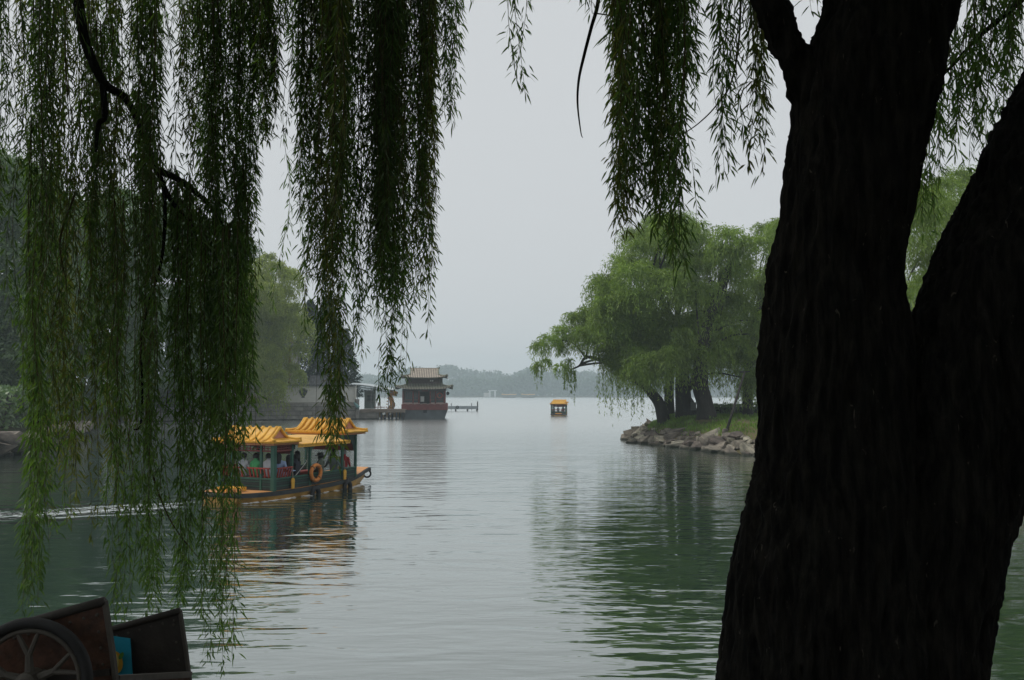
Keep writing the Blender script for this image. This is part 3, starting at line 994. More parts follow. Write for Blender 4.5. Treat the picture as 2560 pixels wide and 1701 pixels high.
# hip-and-gable roof ------------------------------------------------
def roof_parts(L, W, ze, zr, Lg, qg, lift=.1, M=Matrix.Identity(4), nq=10, na=16, power=1.6):
    H = zr - ze
    def zq(q, a=0.0):
        return zr - H * (1 - (1 - q) ** power) + lift * (abs(a) / (L / 2)) ** 4 * q * q
    def half(q):
        return Lg / 2 if q <= qg else Lg / 2 + (L / 2 - Lg / 2) * (q - qg) / (1 - qg)
    surf_ = MB()
    for s in (-1, 1):                       # the two long slopes
        vs_, fs_ = [], []
        for i in range(nq + 1):
            q = i / nq
            for j in range(na + 1):
                a = half(q) * (2 * j / na - 1)
                vs_.append(M @ Vector((a, s * q * W / 2, zq(q, a))))
        for i in range(nq):
            for j in range(na):
                k = i * (na + 1) + j
                fs_.append((k, k + 1, k + na + 2, k + na + 1))
        surf_.add(vs_, fs_)
    for s in (-1, 1):                       # the two end skirts
        vs_, fs_ = [], []
        for i in range(nq + 1):
            q = qg + (1 - qg) * i / nq
            for j in range(na + 1):
                b_ = (2 * j / na - 1) * W / 2 * q
                vs_.append(M @ Vector((s * half(q), b_, zq(q, half(q) * (abs(b_) / (W / 2)) ** 2))))
        for i in range(nq):
            for j in range(na):
                k = i * (na + 1) + j
                fs_.append((k, k + 1, k + na + 2, k + na + 1))
        surf_.add(vs_, fs_)
    gables = []
    for s in (-1, 1):
        g = MB()
        n = 8
        lo = [M @ Vector((s * Lg / 2 * .985, (2 * j / n - 1) * W / 2 * qg, zq(qg))) for j in range(n + 1)]
        hi = [M @ Vector((s * Lg / 2 * .985, (2 * j / n - 1) * W / 2 * qg, max(zq(qg), zq(abs(2 * j / n - 1) * qg)))) for j in range(n + 1)]
        g.add(lo + hi, [(j, j + 1, j + n + 2, j + n + 1) for j in range(n)])
        gables.append(g)
    return surf_, gables, zq, half

def tile_path(a, s, W, zq, half, qmax=1.0, lift=.0, n=10):
    q0 = 0.0
    pts = []
    for i in range(n + 1):
        q = i / n * qmax
        if abs(a) > half(q) + 1e-6: continue
        pts.append(Vector((a, s * q * W / 2, zq(q, a) + lift)))
    return pts

def solidify(o, t):
    m = o.modifiers.new('thickness', 'SOLIDIFY')
    m.thickness = t
    m.offset = 1
    return o

# grey hall showing one roof corner above the wall
hall = empty('grey_hall', (-37.9, 141, 2.4), .05)
tag(hall, 'grey-tiled hall half hidden behind the yellow-green willow', 'building')
MB().box((0, 0, 4.0), (9.5, 6, 8.0)).build('wall', M_plaster, hall)
s_, g_, zq, hf = roof_parts(12.6, 9.4, 8.0, 11.2, 8.0, .5, .7)
rf = solidify(s_.build('roof', M_greytile, hall, smooth=True), .15)
tr_ = MB()
for a in np.arange(-5.8, 5.9, .38):
    for s in (-1, 1):
        p_ = tile_path(a, s, 9.4, zq, hf, 1.0, .16)
        if len(p_) > 1: tr_.tube(p_, .08, 5)
o = tr_.build('tile_rows', M_greytile, rf); o['kind'] = 'stuff'
for g in g_: g.build('gable', M_dred, rf)
MB().box((0, 0, 11.35), (8.2, .35, .5)).build('ridge', M_greytile, rf)
for px_ in (-4.4, -1.5, 1.5, 4.4):
    MB().tube([(px_, -3.4, 0), (px_, -3.4, 8.1)], .16, 10).build('column', M_dred, hall, smooth=True)
for px_ in (-3, 0, 3):
    w_ = MB().box((px_, -3.03, 2.6), (1.7, .08, 2.2)).build('window', M_glass, hall)
    MB().box((px_, -3.09, 2.6), (.1, .06, 2.2)).build('mullion', M_dred, w_)
MB().tube([(5.75, -3.6, 0), (5.75, -3.6, 8.3)], .05, 6).build('drainpipe', M_steel, hall)

lowh = empty('low_building', (-28.2, 139.5, 2.4), .05)
tag(lowh, 'low grey-roofed building behind the cream wall', 'building')
MB().box((0, 0, 1.2), (5.2, 3, 2.5)).build('wall', M_plaster, lowh)
s_, g_, zq, hf = roof_parts(6.4, 4.6, 2.5, 4.0, 4.6, .5, .25)
rf = solidify(s_.build('roof', M_greytile, lowh, smooth=True), .12)
tr_ = MB()
for a in np.arange(-3.0, 3.1, .36):
    for s in (-1, 1):
        p_ = tile_path(a, s, 4.6, zq, hf, 1.0, .13)
        if len(p_) > 1: tr_.tube(p_, .07, 5)
o = tr_.build('tile_rows', M_greytile, rf); o['kind'] = 'stuff'
for g in g_: g.build('gable', M_greytile, rf)
MB().box((0, 0, 4.05), (4.8, .25, .3)).build('ridge', M_greytile, rf)
MB().box((1.2, -1.53, 1.2), (.9, .06, 1.3)).build('window', M_glass, lowh)

# ------------------------------------------------------------------ dock, awning, kiosk, chairs
S_D = FPX / 136.0
def at(px, py, Y):
    return P(px, py, Y)
dk = empty('wooden_dock', (-19.5, 136, 0))
tag(dk, 'brown plank dock on posts beside the moored pavilion barge', 'dock')
X0, X1, ZD = -22.3 + 19.5, -15.6 + 19.5, 1.45
npl = 26
for k in range(npl):
    x = X0 + (X1 - X0) * (k + .5) / npl
    MB().box((x, 1.2, ZD), ((X1 - X0) / npl - .025, 4.6, .09)).build('plank', M_wood, dk)
MB().box(((X0 + X1) / 2, -1.15, ZD - .22), (X1 - X0, .12, .42)).build('fascia_board', M_wood, dk)
MB().box(((X0 + 1.3), -.75, .4), (2.9, .7, 1.5)).build('stone_footing', M_block, dk)
for x in (X0 + 3.2, X0 + 4.3, X0 + 5.4, X1 - .25):
    for yy in (-.9, 2.8):
        MB().tube([(x, yy, -.6), (x, yy, ZD - .05)], .16, 8).build('pile', M_bark_far, dk)
MB().bar((X0 + 3.3, -1.0, .1), (X0 + 5.2, -1.0, 1.15), .08).build('brace', M_wood, dk)
MB().box((X0 + 3.6, -1.3, .85), (.42, .04, .3), Matrix.Rotation(R(-20), 3, 'Y')).build('white_float', M_white, dk)
MB().box((X0 + 4.5, -1.3, .8), (.16, .06, .16)).build('white_float', M_white, dk)

aw = empty('awning', (-20.6, 139.5, 2.2))
tag(aw, 'curved pale sheet awning on thin steel posts above the dock', 'awning')
pa = [P(878, 962, 139.5), P(905, 963, 139.5), P(930, 966, 139.5), P(958, 972, 139.5), P(985, 976, 139.5)]
pts = [p - aw.location for p in pa]
sh = MB()
vs_, fs_ = [], []
for k, p in enumerate(pts):
    vs_ += [p + Vector((0, -1.6, 0)), p + Vector((0, 1.6, .25))]
for k in range(len(pts) - 1):
    fs_.append((2 * k, 2 * k + 2, 2 * k + 3, 2 * k + 1))
sh.add(vs_, fs_)
solidify(sh.build('sheet', M_awning, aw), .04)
for yy in (-1.6, 1.6):
    MB().tube([p + Vector((0, yy, -.38)) for p in pts], .05, 6).build('truss_rail', M_steel, aw)
    MB().tube([p + Vector((0, yy, -.06)) for p in pts], .05, 6).build('truss_rail', M_steel, aw)
for k in range(9):
    t = k / 8 * (len(pts) - 1); i = min(int(t), len(pts) - 2)
    p = pts[i].lerp(pts[i + 1], t - i)
    MB().bar(p + Vector((0, -1.6, -.4)), p + Vector((0, -1.6, -.04)), .04).build('strut', M_steel, aw)
for px in (890, 932, 975):
    p = P(px, 975, 139.5) - aw.location
    for yy in (-1.6, 1.6):
        zt = min(pts, key=lambda q: abs(q.x - p.x)).z - .2
        MB().tube([(p.x, yy, 1.5 - aw.location.z), (p.x, yy, zt)], .06, 6).build('post', M_steel, aw)

ki = empty('ticket_kiosk', (-21.7, 141.0, 1.5))
tag(ki, 'grey-green kiosk under the awning at the end of the cream wall', 'kiosk')
MB().box((0, 0, 1.35), (1.5, 1.6, 2.7)).build('wall', surf('kiosk_green', (.16, .20, .18), .8, .15, 2), ki)
MB().box((0, 0, 2.8), (1.9, 2.0, .12)).build('roof', M_greytile, ki)
MB().box((.1, -.83, 1.6), (.8, .06, .8)).build('window', M_glass, ki)
MB().box((.1, -.95, 1.15), (1.0, .3, .06)).build('counter', M_wood, ki)

def chair(x, y, z, rz, label):
    r_ = empty('deck_chair', (x, y, z), rz)
    tag(r_, label, 'chair')
    MB().box((0, 0, .45), (.45, .45, .05)).build('seat', M_wood, r_)
    MB().box((0, .2, .75), (.45, .04, .5)).build('backrest', M_wood, r_)
    for sx in (-.2, .2):
        for sy in (-.2, .2):
            MB().box((sx, sy, .215), (.05, .05, .43)).build('leg', M_wood, r_)
chair(-19.6, 136.2, 1.5, .3, 'dark wooden chair on the dock under the awning edge')
chair(-17.9, 137.0, 1.5, -1.2, 'dark wooden chair on the dock nearest the barge')
ru = empty('parasol', (-22.2, 134.0, 1.6))
tag(ru, 'folded blue-green parasol leaning beside the wall pillar', 'parasol')
MB().tube([(0, 0, -.1), (-.35, 0, 1.1)], .03, 6).build('pole', M_steel, ru)
MB().lathe([(.03, 1.25), (.16, .9), (.30, .2), (.12, .12)], 8).build('cloth', surf('parasol_cloth', (.18, .34, .34), .8), ru).rotation_euler = (0, R(-40), 0)

# ------------------------------------------------------------------ pavilion barge
BY = 137.0
bg_ = empty('pavilion_barge', (P(1057, 1048, BY).x, BY + 2.6, 0), R(3))
tag(bg_, 'moored pavilion barge with two tiled roofs and scalloped red skirt', 'barge')
# local: front face at y=-2.6, width 6.4
HW = 3.25
hull = MB()
prof = [(-HW - .1, -.4), (HW - .35, -.4), (HW + .25, 1.4), (-HW - .1, 1.4)]
hull.prism(prof, 5.4)
hull.build('hull', M_barge_hull, bg_)
MB().box((0.2, -2.735, 1.15), (.55, .05, .45)).build('hatch', M_dark, bg_)
skirt = [(-HW - .05, 1.35)]
n = 48
top = []
for k in range(n + 1):
    x = -HW - .05 + (2 * HW + .3) * k / n
    top.append((x, 2.16 + .10 * abs(math.sin(k / n * math.pi * 7)) ** .6 + (.25 if k > n - 2 else 0)))
MB().prism([(HW + .25, 1.35)] + top[::-1] + [(-HW - .05, 1.35)], .1, Matrix.Translation((0, -2.74, 0))).build('red_skirt', M_barge_red, bg_)
MB().tube([(x, -2.80, z + .02) for x, z in top[:-2]], .045, 5).build('scallop_trim', surf('scallop_pale', (.45, .30, .27), .7), bg_)
MB().prism([(2.7, 1.35), (2.7, 2.3), (-2.7, 2.3), (-2.7, 1.35)], .1, Matrix.Translation((HW + .2, 0, 0)) @ Matrix.Rotation(R(90), 4, 'Z')).build('red_skirt', M_barge_red, bg_)
MB().box((0, 0, 1.5), (6.3, 5.2, .2)).build('deck', M_wood, bg_)
MB().box((-1.85, -2.4, 2.36), (2.5, .1, .2)).build('pale_sill', surf('sill_pink', (.42, .30, .28), .7), bg_)
MB().box((1.95, -2.4, 2.36), (2.1, .1, .2)).build('pale_sill', MATS['sill_pink'], bg_)
# lower storey: wall pieces round the doorway so that it is a real opening
ZF, ZC = 1.6, 4.35
def wallpiece(x0, x1, z0, z1, y=-2.3, t=.12, name='wall_panel', mat=None):
    return MB().box(((x0 + x1) / 2, y, (z0 + z1) / 2), (x1 - x0, t, z1 - z0)).build(name, mat or M_barge_wall, bg_)
wallpiece(-3.0, -.55, ZF, 2.45); wallpiece(.85, 3.0, ZF, 2.45)
wallpiece(-3.0, 3.0, 4.02, ZC)
for x0, x1 in ((-3.0, -2.72), (-1.75, -1.45), (-.95, -.55), (.85, 1.05), (1.6, 1.85), (2.8, 3.0)):
    wallpiece(x0, x1, 2.45, 4.02)
for x0, x1 in ((-2.72, -1.75), (-1.45, -.95), (1.05, 1.6), (1.85, 2.8)):
    w_ = MB().box(((x0 + x1) / 2, -2.28, 3.235), (x1 - x0, .04, 1.57)).build('window', M_glass, bg_)
    MB().box(((x0 + x1) / 2, -2.33, 2.85), (x1 - x0, .05, .06)).build('transom', M_dred, w_)
    for xm in np.linspace(x0, x1, 4)[1:-1]:
        MB().box((xm, -2.32, 3.6), (.035, .03, .8)).build('mullion', M_dred, w_)
for s in (-1, 1):
    MB().box((s * 2.95, 0, 3.0), (.12, 4.6, 2.8)).build('side_wall', M_barge_wall, bg_)
MB().box((0, 2.3, 3.0), (6.0, .12, 2.8)).build('back_wall', M_barge_wall, bg_)
for x in (-3.1, -1.6, -.75, .95, 1.72, 3.05):
    MB().tube([(x, -2.45, 1.6), (x, -2.45, 4.5)], .11, 8).build('column', M_dred, bg_, smooth=True)
for x in (-3.1, 3.05):
    MB().tube([(x, 2.3, 1.6), (x, 2.3, 4.5)], .11, 8).build('column', M_dred, bg_, smooth=True)
MB().box((0.1, -2.5, 4.32), (6.5, .14, .26)).build('beam', surf('painted_beam', (.07, .085, .10), .7, .4, 6, color2=(.16, .10, .09)), bg_)
MB().box((0.15, -2.62, 4.2), (.9, .05, .22)).build('name_plaque', M_dred, bg_)
s_, g_, zq, hf = roof_parts(8.5, 6.9, 4.42, 6.05, 5.4, .55, .42, power=1.35)
low = solidify(s_.build('lower_roof', surf('tile_bed_dark', (.06, .06, .05), .85, .3, 3), bg_, smooth=True), .1)
tr_ = MB(); ee = MB()
for a in np.arange(-4.0, 4.05, .235):
    for s in (-1, 1):
        p_ = tile_path(a, s, 6.9, zq, hf, 1.0, .12)
        if len(p_) > 1: tr_.tube(p_, .062, 5)
        ee.tube([(a, s * 3.46, zq(1, a) + .06), (a, s * 3.53, zq(1, a) + .055)], .085, 7)
for bb in np.arange(-3.3, 3.4, .235):
    for s in (-1, 1):
        p_ = []
        for i in range(9):
            q = .55 + .45 * i / 8
            if abs(bb) <= 3.45 * q: p_.append((s * hf(q), bb, zq(q, hf(q) * (abs(bb) / 3.45) ** 2) + .12))
        if len(p_) > 1: tr_.tube(p_, .062, 5)
        ee.tube([(s * 4.1, bb, zq(1, 4.1 * (abs(bb) / 3.45) ** 2) + .06), (s * 4.17, bb, zq(1, 4.1 * (abs(bb) / 3.45) ** 2) + .055)], .085, 7)
tr_.build('tile_rows', M_tile_green, low)['kind'] = 'stuff'
ee.build('eave_tile_ends', M_tile_pale, low)['kind'] = 'stuff'
for s in (-1, 1):
    for t in (-1, 1):
        MB().tube([(s * hf(q), t * 3.45 * q, zq(q, hf(q)) + .16) for q in np.linspace(.55, 1.0, 6)], [.11, .11, .11, .12, .13, .16], 6).build('hip_ridge', M_tile_green, low)
# upper storey
for s in (-1, 1):
    MB().box((0, s * 1.55, 5.6), (4.7, .12, 1.2)).build('upper_wall', M_barge_wall, bg_)
    MB().box((s * 2.3, 0, 5.6), (.12, 3.1, 1.2)).build('upper_wall', M_barge_wall, bg_)
MB().box((.95, -1.63, 5.7), (.22, .04, .2)).build('small_window', M_white, bg_)
MB().box((1.25, -1.63, 5.7), (.22, .04, .2)).build('small_window', M_white, bg_)
s_, g_, zq, hf = roof_parts(6.9, 5.0, 6.05, 7.45, 4.1, .55, .36, power=1.3)
upr = solidify(s_.build('upper_roof', surf('tile_bed', (.17, .15, .13), .85, .3, 3), bg_, smooth=True), .1)
tr_ = MB(); ee = MB()
for a in np.arange(-3.2, 3.25, .26):
    for s in (-1, 1):
        p_ = tile_path(a, s, 5.0, zq, hf, 1.0, .12)
        if len(p_) > 1: tr_.tube(p_, .068, 5)
        ee.tube([(a, s * 2.52, zq(1, a) + .05), (a, s * 2.58, zq(1, a) + .045)], .075, 7)
for bb in np.arange(-2.4, 2.5, .2):
    for s in (-1, 1):
        p_ = []
        for i in range(9):
            q = .55 + .45 * i / 8
            if abs(bb) <= 2.5 * q: p_.append((s * hf(q), bb, zq(q, hf(q) * (abs(bb) / 2.5) ** 2) + .12))
        if len(p_) > 1: tr_.tube(p_, .055, 5)
tr_.build('tile_rows', M_tile_pale, upr)['kind'] = 'stuff'
ee.build('eave_tile_ends', M_tile_green, upr)['kind'] = 'stuff'
for g in g_: g.build('gable', M_dred, upr)
MB().box((0, 0, 7.58), (4.2, .2, .2)).build('ridge', M_tile_pale, upr)
for s in (-1, 1):
    MB().tube([(s * 2.1, 0, 7.5), (s * 2.2, 0, 7.72), (s * 2.12, 0, 7.92)], [.14, .1, .03], 6).build('ridge_finial', M_tile_green, upr)
    for t in (-1, 1):
        MB().tube([(s * 2.08, t * 2.5 * q, zq(q) + .16) for q in np.linspace(0, .55, 6)], .10, 6).build('gable_ridge', M_tile_green, upr)
        MB().tube([(s * hf(q), t * 2.5 * q, zq(q, hf(q)) + .16) for q in np.linspace(.55, 1.0, 6)], [.10, .10, .10, .11, .12, .14], 6).build('hip_ridge', M_tile_green, upr)
lant = empty('eave_lantern', bg_.matrix_basis @ Vector((3.55, -2.6, 3.75)))
tag(lant, 'dark lantern hanging under the lower eave of the barge', 'lantern')
MB().lathe([(.05, .32), (.2, .22), (.24, .05), (.2, -.12), (.06, -.2)], 10).build('body', M_dark, lant)
MB().tube([(0, 0, .3), (0, 0, .72)], .02, 5).build('cord', M_dark, lant)

def torus(R0, r0, mat, name, parent=None, n=28, m=10):
    mb_ = MB()
    mb_.tube([(R0 * math.cos(2 * math.pi * k / n), 0, R0 * math.sin(2 * math.pi * k / n)) for k in range(n)], r0, m, closed=True)
    return mb_.build(name, mat, parent, smooth=True)
def life_ring(loc, rz, R0, label, mat=None):
    r_ = empty('life_ring', loc, rz)
    tag(r_, label, 'life ring')
    torus(R0, R0 * .26, mat or M_ring, 'ring', r_)
    for k in range(4):
        a = math.pi / 4 + k * math.pi / 2
        rot = Matrix.Rotation(-a, 3, 'Y')
        MB().box((R0 * math.cos(a), 0, R0 * math.sin(a)), (R0 * .56, R0 * .56, R0 * .16), rot).build('band', surf('ring_band%d' % random.randint(0, 99999), (.30, .14, .05), .6), r_, bevel=.01)
life_ring(bg_.matrix_basis @ Vector((2.35, -2.52, 3.5)), R(3), .36, 'orange life ring on the front of the pavilion barge', M_red)
sg = empty('menu_board', bg_.matrix_basis @ Vector((-.25, -1.9, 1.62)))
tag(sg, 'white board standing in the doorway of the barge', 'sign')
MB().box((0, 0, 1.35), (.55, .05, .8)).build('panel', M_white, sg)
for s in (-.2, .2): MB().box((s, .03, .5), (.05, .05, 1.0)).build('leg', M_steel, sg)

# jetty behind the barge
jt = empty('jetty', (P(1112, 1028, 200).x, 200, 0))
tag(jt, 'long grey jetty on posts reaching out behind the barge', 'jetty')
jl = P(1196, 1028, 200).x - jt.location.x
for k in range(20):
    MB().box(((k + .5) * jl / 20, 0, .98), (jl / 20 - .02, 1.6, .1)).build('plank', M_wood, jt)
MB().box((jl / 2, -.82, .78), (jl, .08, .68)).build('fascia_board', surf('jetty_grey', (.38, .41, .44), .8, .2, 2), jt)
for x in (.3, jl * .33, jl * .68, jl - .3):
    MB().tube([(x, -.6, -.5), (x, -.6, .95)], .17, 8).build('pile', M_bark_far, jt)
for x, h in ((jl * .2, 1.75), (jl * .8, 1.75), (jl - .15, 2.1)):
    MB().tube([(x, -.75, .2), (x, -.75, h)], .07 if h < 2 else .13, 6).build('post', M_bark_far, jt)
t_ = empty('tyre_fender', jt.location + Vector((jl * .38, -.95, .85)))
tag(t_, 'dark tyre hung on the side of the grey jetty', 'tyre')
torus(.26, .09, M_rubber, 'tyre', t_)

# golden dragon-head boat behind the dock
dg = empty('dragon_boat', (P(975, 1020, 141).x, 141.5, 0))
tag(dg, 'golden dragon-headed boat moored behind the dock', 'boat')
MB().prism([(-3.4, .1), (3.0, .1), (3.8, 1.1), (-4.0, 1.1)], 2.0).build('hull', M_hull, dg)
neck = [(2.9, 0, 1.0), (3.4, 0, 1.9), (3.2, 0, 2.7), (3.0, 0, 3.3), (3.3, 0, 3.75)]
neck = [(x - 2.9, y - 1.2, z + .15) for x, y, z in neck]
MB().tube(neck, [.5, .42, .36, .34, .3], 10).build('neck', M_gold, dg, smooth=True)
hd = MB().tube([(.1, -1.2, 4.0), (.45, -1.2, 4.05), (.85, -1.2, 3.92), (1.25, -1.2, 3.85)], [.36, .4, .27, .2], 10).build('head', M_gold, dg, smooth=True)
MB().tube([(.35, -1.2, 3.72), (.8, -1.2, 3.55), (1.15, -1.2, 3.5)], [.2, .16, .1], 8).build('jaw', M_gold, hd, smooth=True)
for s in (-1, 1):
    MB().tube([(.15, -1.2 + s * .2, 4.25), (-.2, -1.2 + s * .3, 4.6), (-.35, -1.2 + s * .3, 4.95)], [.09, .06, .02], 6).build('horn', M_white, hd)
    MB().lathe([(.02, -.08), (.09, 0), (.02, .08)], 8, (.6, -1.2 + s * .3, 4.2)).build('eye', M_white, hd)
for k in range(5):
    MB().prism([(0, 0), (-.35, .12), (-.08, .25)], .06, Matrix.Translation((-.28 + .05 * k, -1.2, 1.6 + k * .45))).build('mane_spike', M_gold, dg)
MB().box((-2.2, 0, 1.7), (2.6, 1.6, .1)).build('bench_rail', M_red, dg)

# far shore: white gate and two golden-roofed boats
fg = empty('far_gate', (P(1231, 994, 985).x, 985, .6))
tag(fg, 'pale stone gate standing on the far hazy shore', 'gate')
for s in (-1, 1): MB().box((s * 2.8, 0, 3.0), (1.9, 1.5, 6.2)).build('pillar', M_white, fg)
MB().box((0, 0, 6.6), (9.0, 2.0, 1.0)).build('lintel', M_white, fg)
MB().box((-6.6, 0, 2.1), (5.6, 1.0, 4.2)).build('side_wall', M_plaster, fg)
for k, (pxa, lab) in enumerate(((1272, 'far golden wavy-roofed boat next to the pale gate'), (1320, 'far golden wavy-roofed boat beyond the small tour boat'))):
    c = P(pxa, 995, 850)
    fb = empty('roofed_boat', (c.x, 850, 0)); tag(fb, lab, 'boat', 'golden roofed boats on the far side of the lake')
    Lb = 14.0 if k == 0 else 12.8
    MB().prism([(-Lb / 2 * .8, -.1), (Lb / 2 * .8, -.1), (Lb / 2, .9), (-Lb / 2, .9)], 3).build('hull', M_band, fb)
    MB().tube([(x * Lb / 2, 0, 3.0 + .35 * abs(x) ** 3 + .12 * math.sin(x * 6)) for x in np.linspace(-1, 1, 15)], .42, 8).build('roof', M_yel_pale, fb)
    for x in (-.6, -.2, .2, .6): MB().box((x * Lb / 2, 0, 1.9), (.25, 1.5, 2.1)).build('post', M_dred, fb)

# reeds on the embankment
rng = np.random.default_rng(61)
n = 5200
tt = rng.uniform(0, .62, n)
B = np.array(WA)[None] + np.array(wdir)[None] * (tt * WL)[:, None] + np.array(wnrm)[None] * rng.uniform(-1.2, .15, n)[:, None]
B[:, 2] = 2.2
D = rng.normal(0, .13, (n, 3)); D[:, 2] = 1
me = leaf_mesh('reeds', B, D, rng.uniform(.5, 1.7, n), .07 * np.ones(n), rng, 0)
tag(link_mesh('reeds', me, leaf_mat('reed_stem', (.16, .13, .09), (.27, .23, .17), .15, 0)), 'dry brownish reeds along the top of the embankment', 'reeds', kind='stuff')

# ------------------------------------------------------------------ tour boats
ST = [(-1.35, .92, .34), (-.9, 1.10, .32), (0, 1.33, .31), (1.5, 1.38, .31), (3.2, 1.36, .34), (4.6, 1.25, .39), (5.6, 1.0, .48), (6.4, .70, .56), (7.1, .48, .62)]
def sheer(u): return float(np.interp(u, [s[0] for s in ST], [s[2] for s in ST]))
def beam_(u): return float(np.interp(u, [s[0] for s in ST], [s[1] for s in ST]))
POSTS = [0.0, 1.0, 2.04, 4.1, 5.0]
HWC = 1.22

def boat_roof(root, name, uc, W, L, ze, zr, rolls, mat):
    Mx = Matrix.Translation((uc, 0, 0)) @ Matrix.Rotation(R(90), 4, 'Z')
    s_, g_, zq, hf = roof_parts(L, W, ze, zr, L * .72, .62, .05, Mx, power=1.7)
    rf = solidify(s_.build(name, mat, root, smooth=True), .05)
    for k in range(rolls):
        a = (k - (rolls - 1) / 2) * (L * .96 / rolls)
        for s in (-1, 1):
            p_ = tile_path(a, s, W, zq, hf, .97, .055, 9)
            if len(p_) > 2:
                MB().tube([Mx @ q for q in p_], .058, 7).build('tile_roll', mat, rf, smooth=True)
    for g in g_: g.build('gable', M_pink, rf)
    # rolled bargeboards over both gables, running out along the hips
    for sa in (-1, 1):
        for sb in (-1, 1):
            p_ = [Mx @ Vector((sa * (L * .36 + .02), sb * q * W / 2, zq(q) + .05)) for q in np.linspace(0, .62, 7)]
            p_ += [Mx @ Vector((sa * hf(q), sb * q * W / 2, zq(q, hf(q)) + .05)) for q in np.linspace(.68, 1.0, 5)]
            MB().tube(p_, .055, 7).build('bargeboard', mat, rf, smooth=True)
    ee = MB()
    n = int(W / .085)
    for sa in (-1, 1):
        for k in range(n):
            b_ = (-.5 + (k + .5) / n) * W
            ee.tube([Mx @ Vector((sa * (L / 2 - .06), b_, ze + .03)), Mx @ Vector((sa * (L / 2 + .03), b_, ze + .02))], .042, 6)
    n = int(L / .085)
    for sb in (-1, 1):
        for k in range(n):
            a = (-.5 + (k + .5) / n) * L
            ee.tube([Mx @ Vector((a, sb * (W / 2 - .04), ze + .03)), Mx @ Vector((a, sb * (W / 2 + .03), ze + .02))], .042, 6)
    ee.build('eave_tile_ends', mat, rf)['kind'] = 'stuff'
    MB().box(Mx @ Vector((0, 0, ze - .05)), (W * .94, L * .95, .07)).build('eave_board', surf(name + '_board%d' % random.randint(0, 9999), (.55, .25, .12), .7, .1), rf)

def lattice(root, a, b_, z0, z1, nx, nz, mat):
    mb_ = MB()
    a, b_ = Vector(a), Vector(b_)
    for k in range(nx + 1):
        p = a.lerp(b_, k / nx)
        if k % 2 == 0 or nx < 4: mb_.bar(p + Vector((0, 0, z0)), p + Vector((0, 0, z1)), .025)
        else:
            zc = (z0 + z1) / 2
            mb_.bar(p + Vector((0, 0, z0)), p + Vector((0, 0, zc)), .025)
    for k in range(nz + 1):
        z = z0 + (z1 - z0) * k / nz
        mb_.bar(a + Vector((0, 0, z)), b_ + Vector((0, 0, z)), .026 if 0 < k < nz else .05)
    return mb_.build('lattice', mat, root)

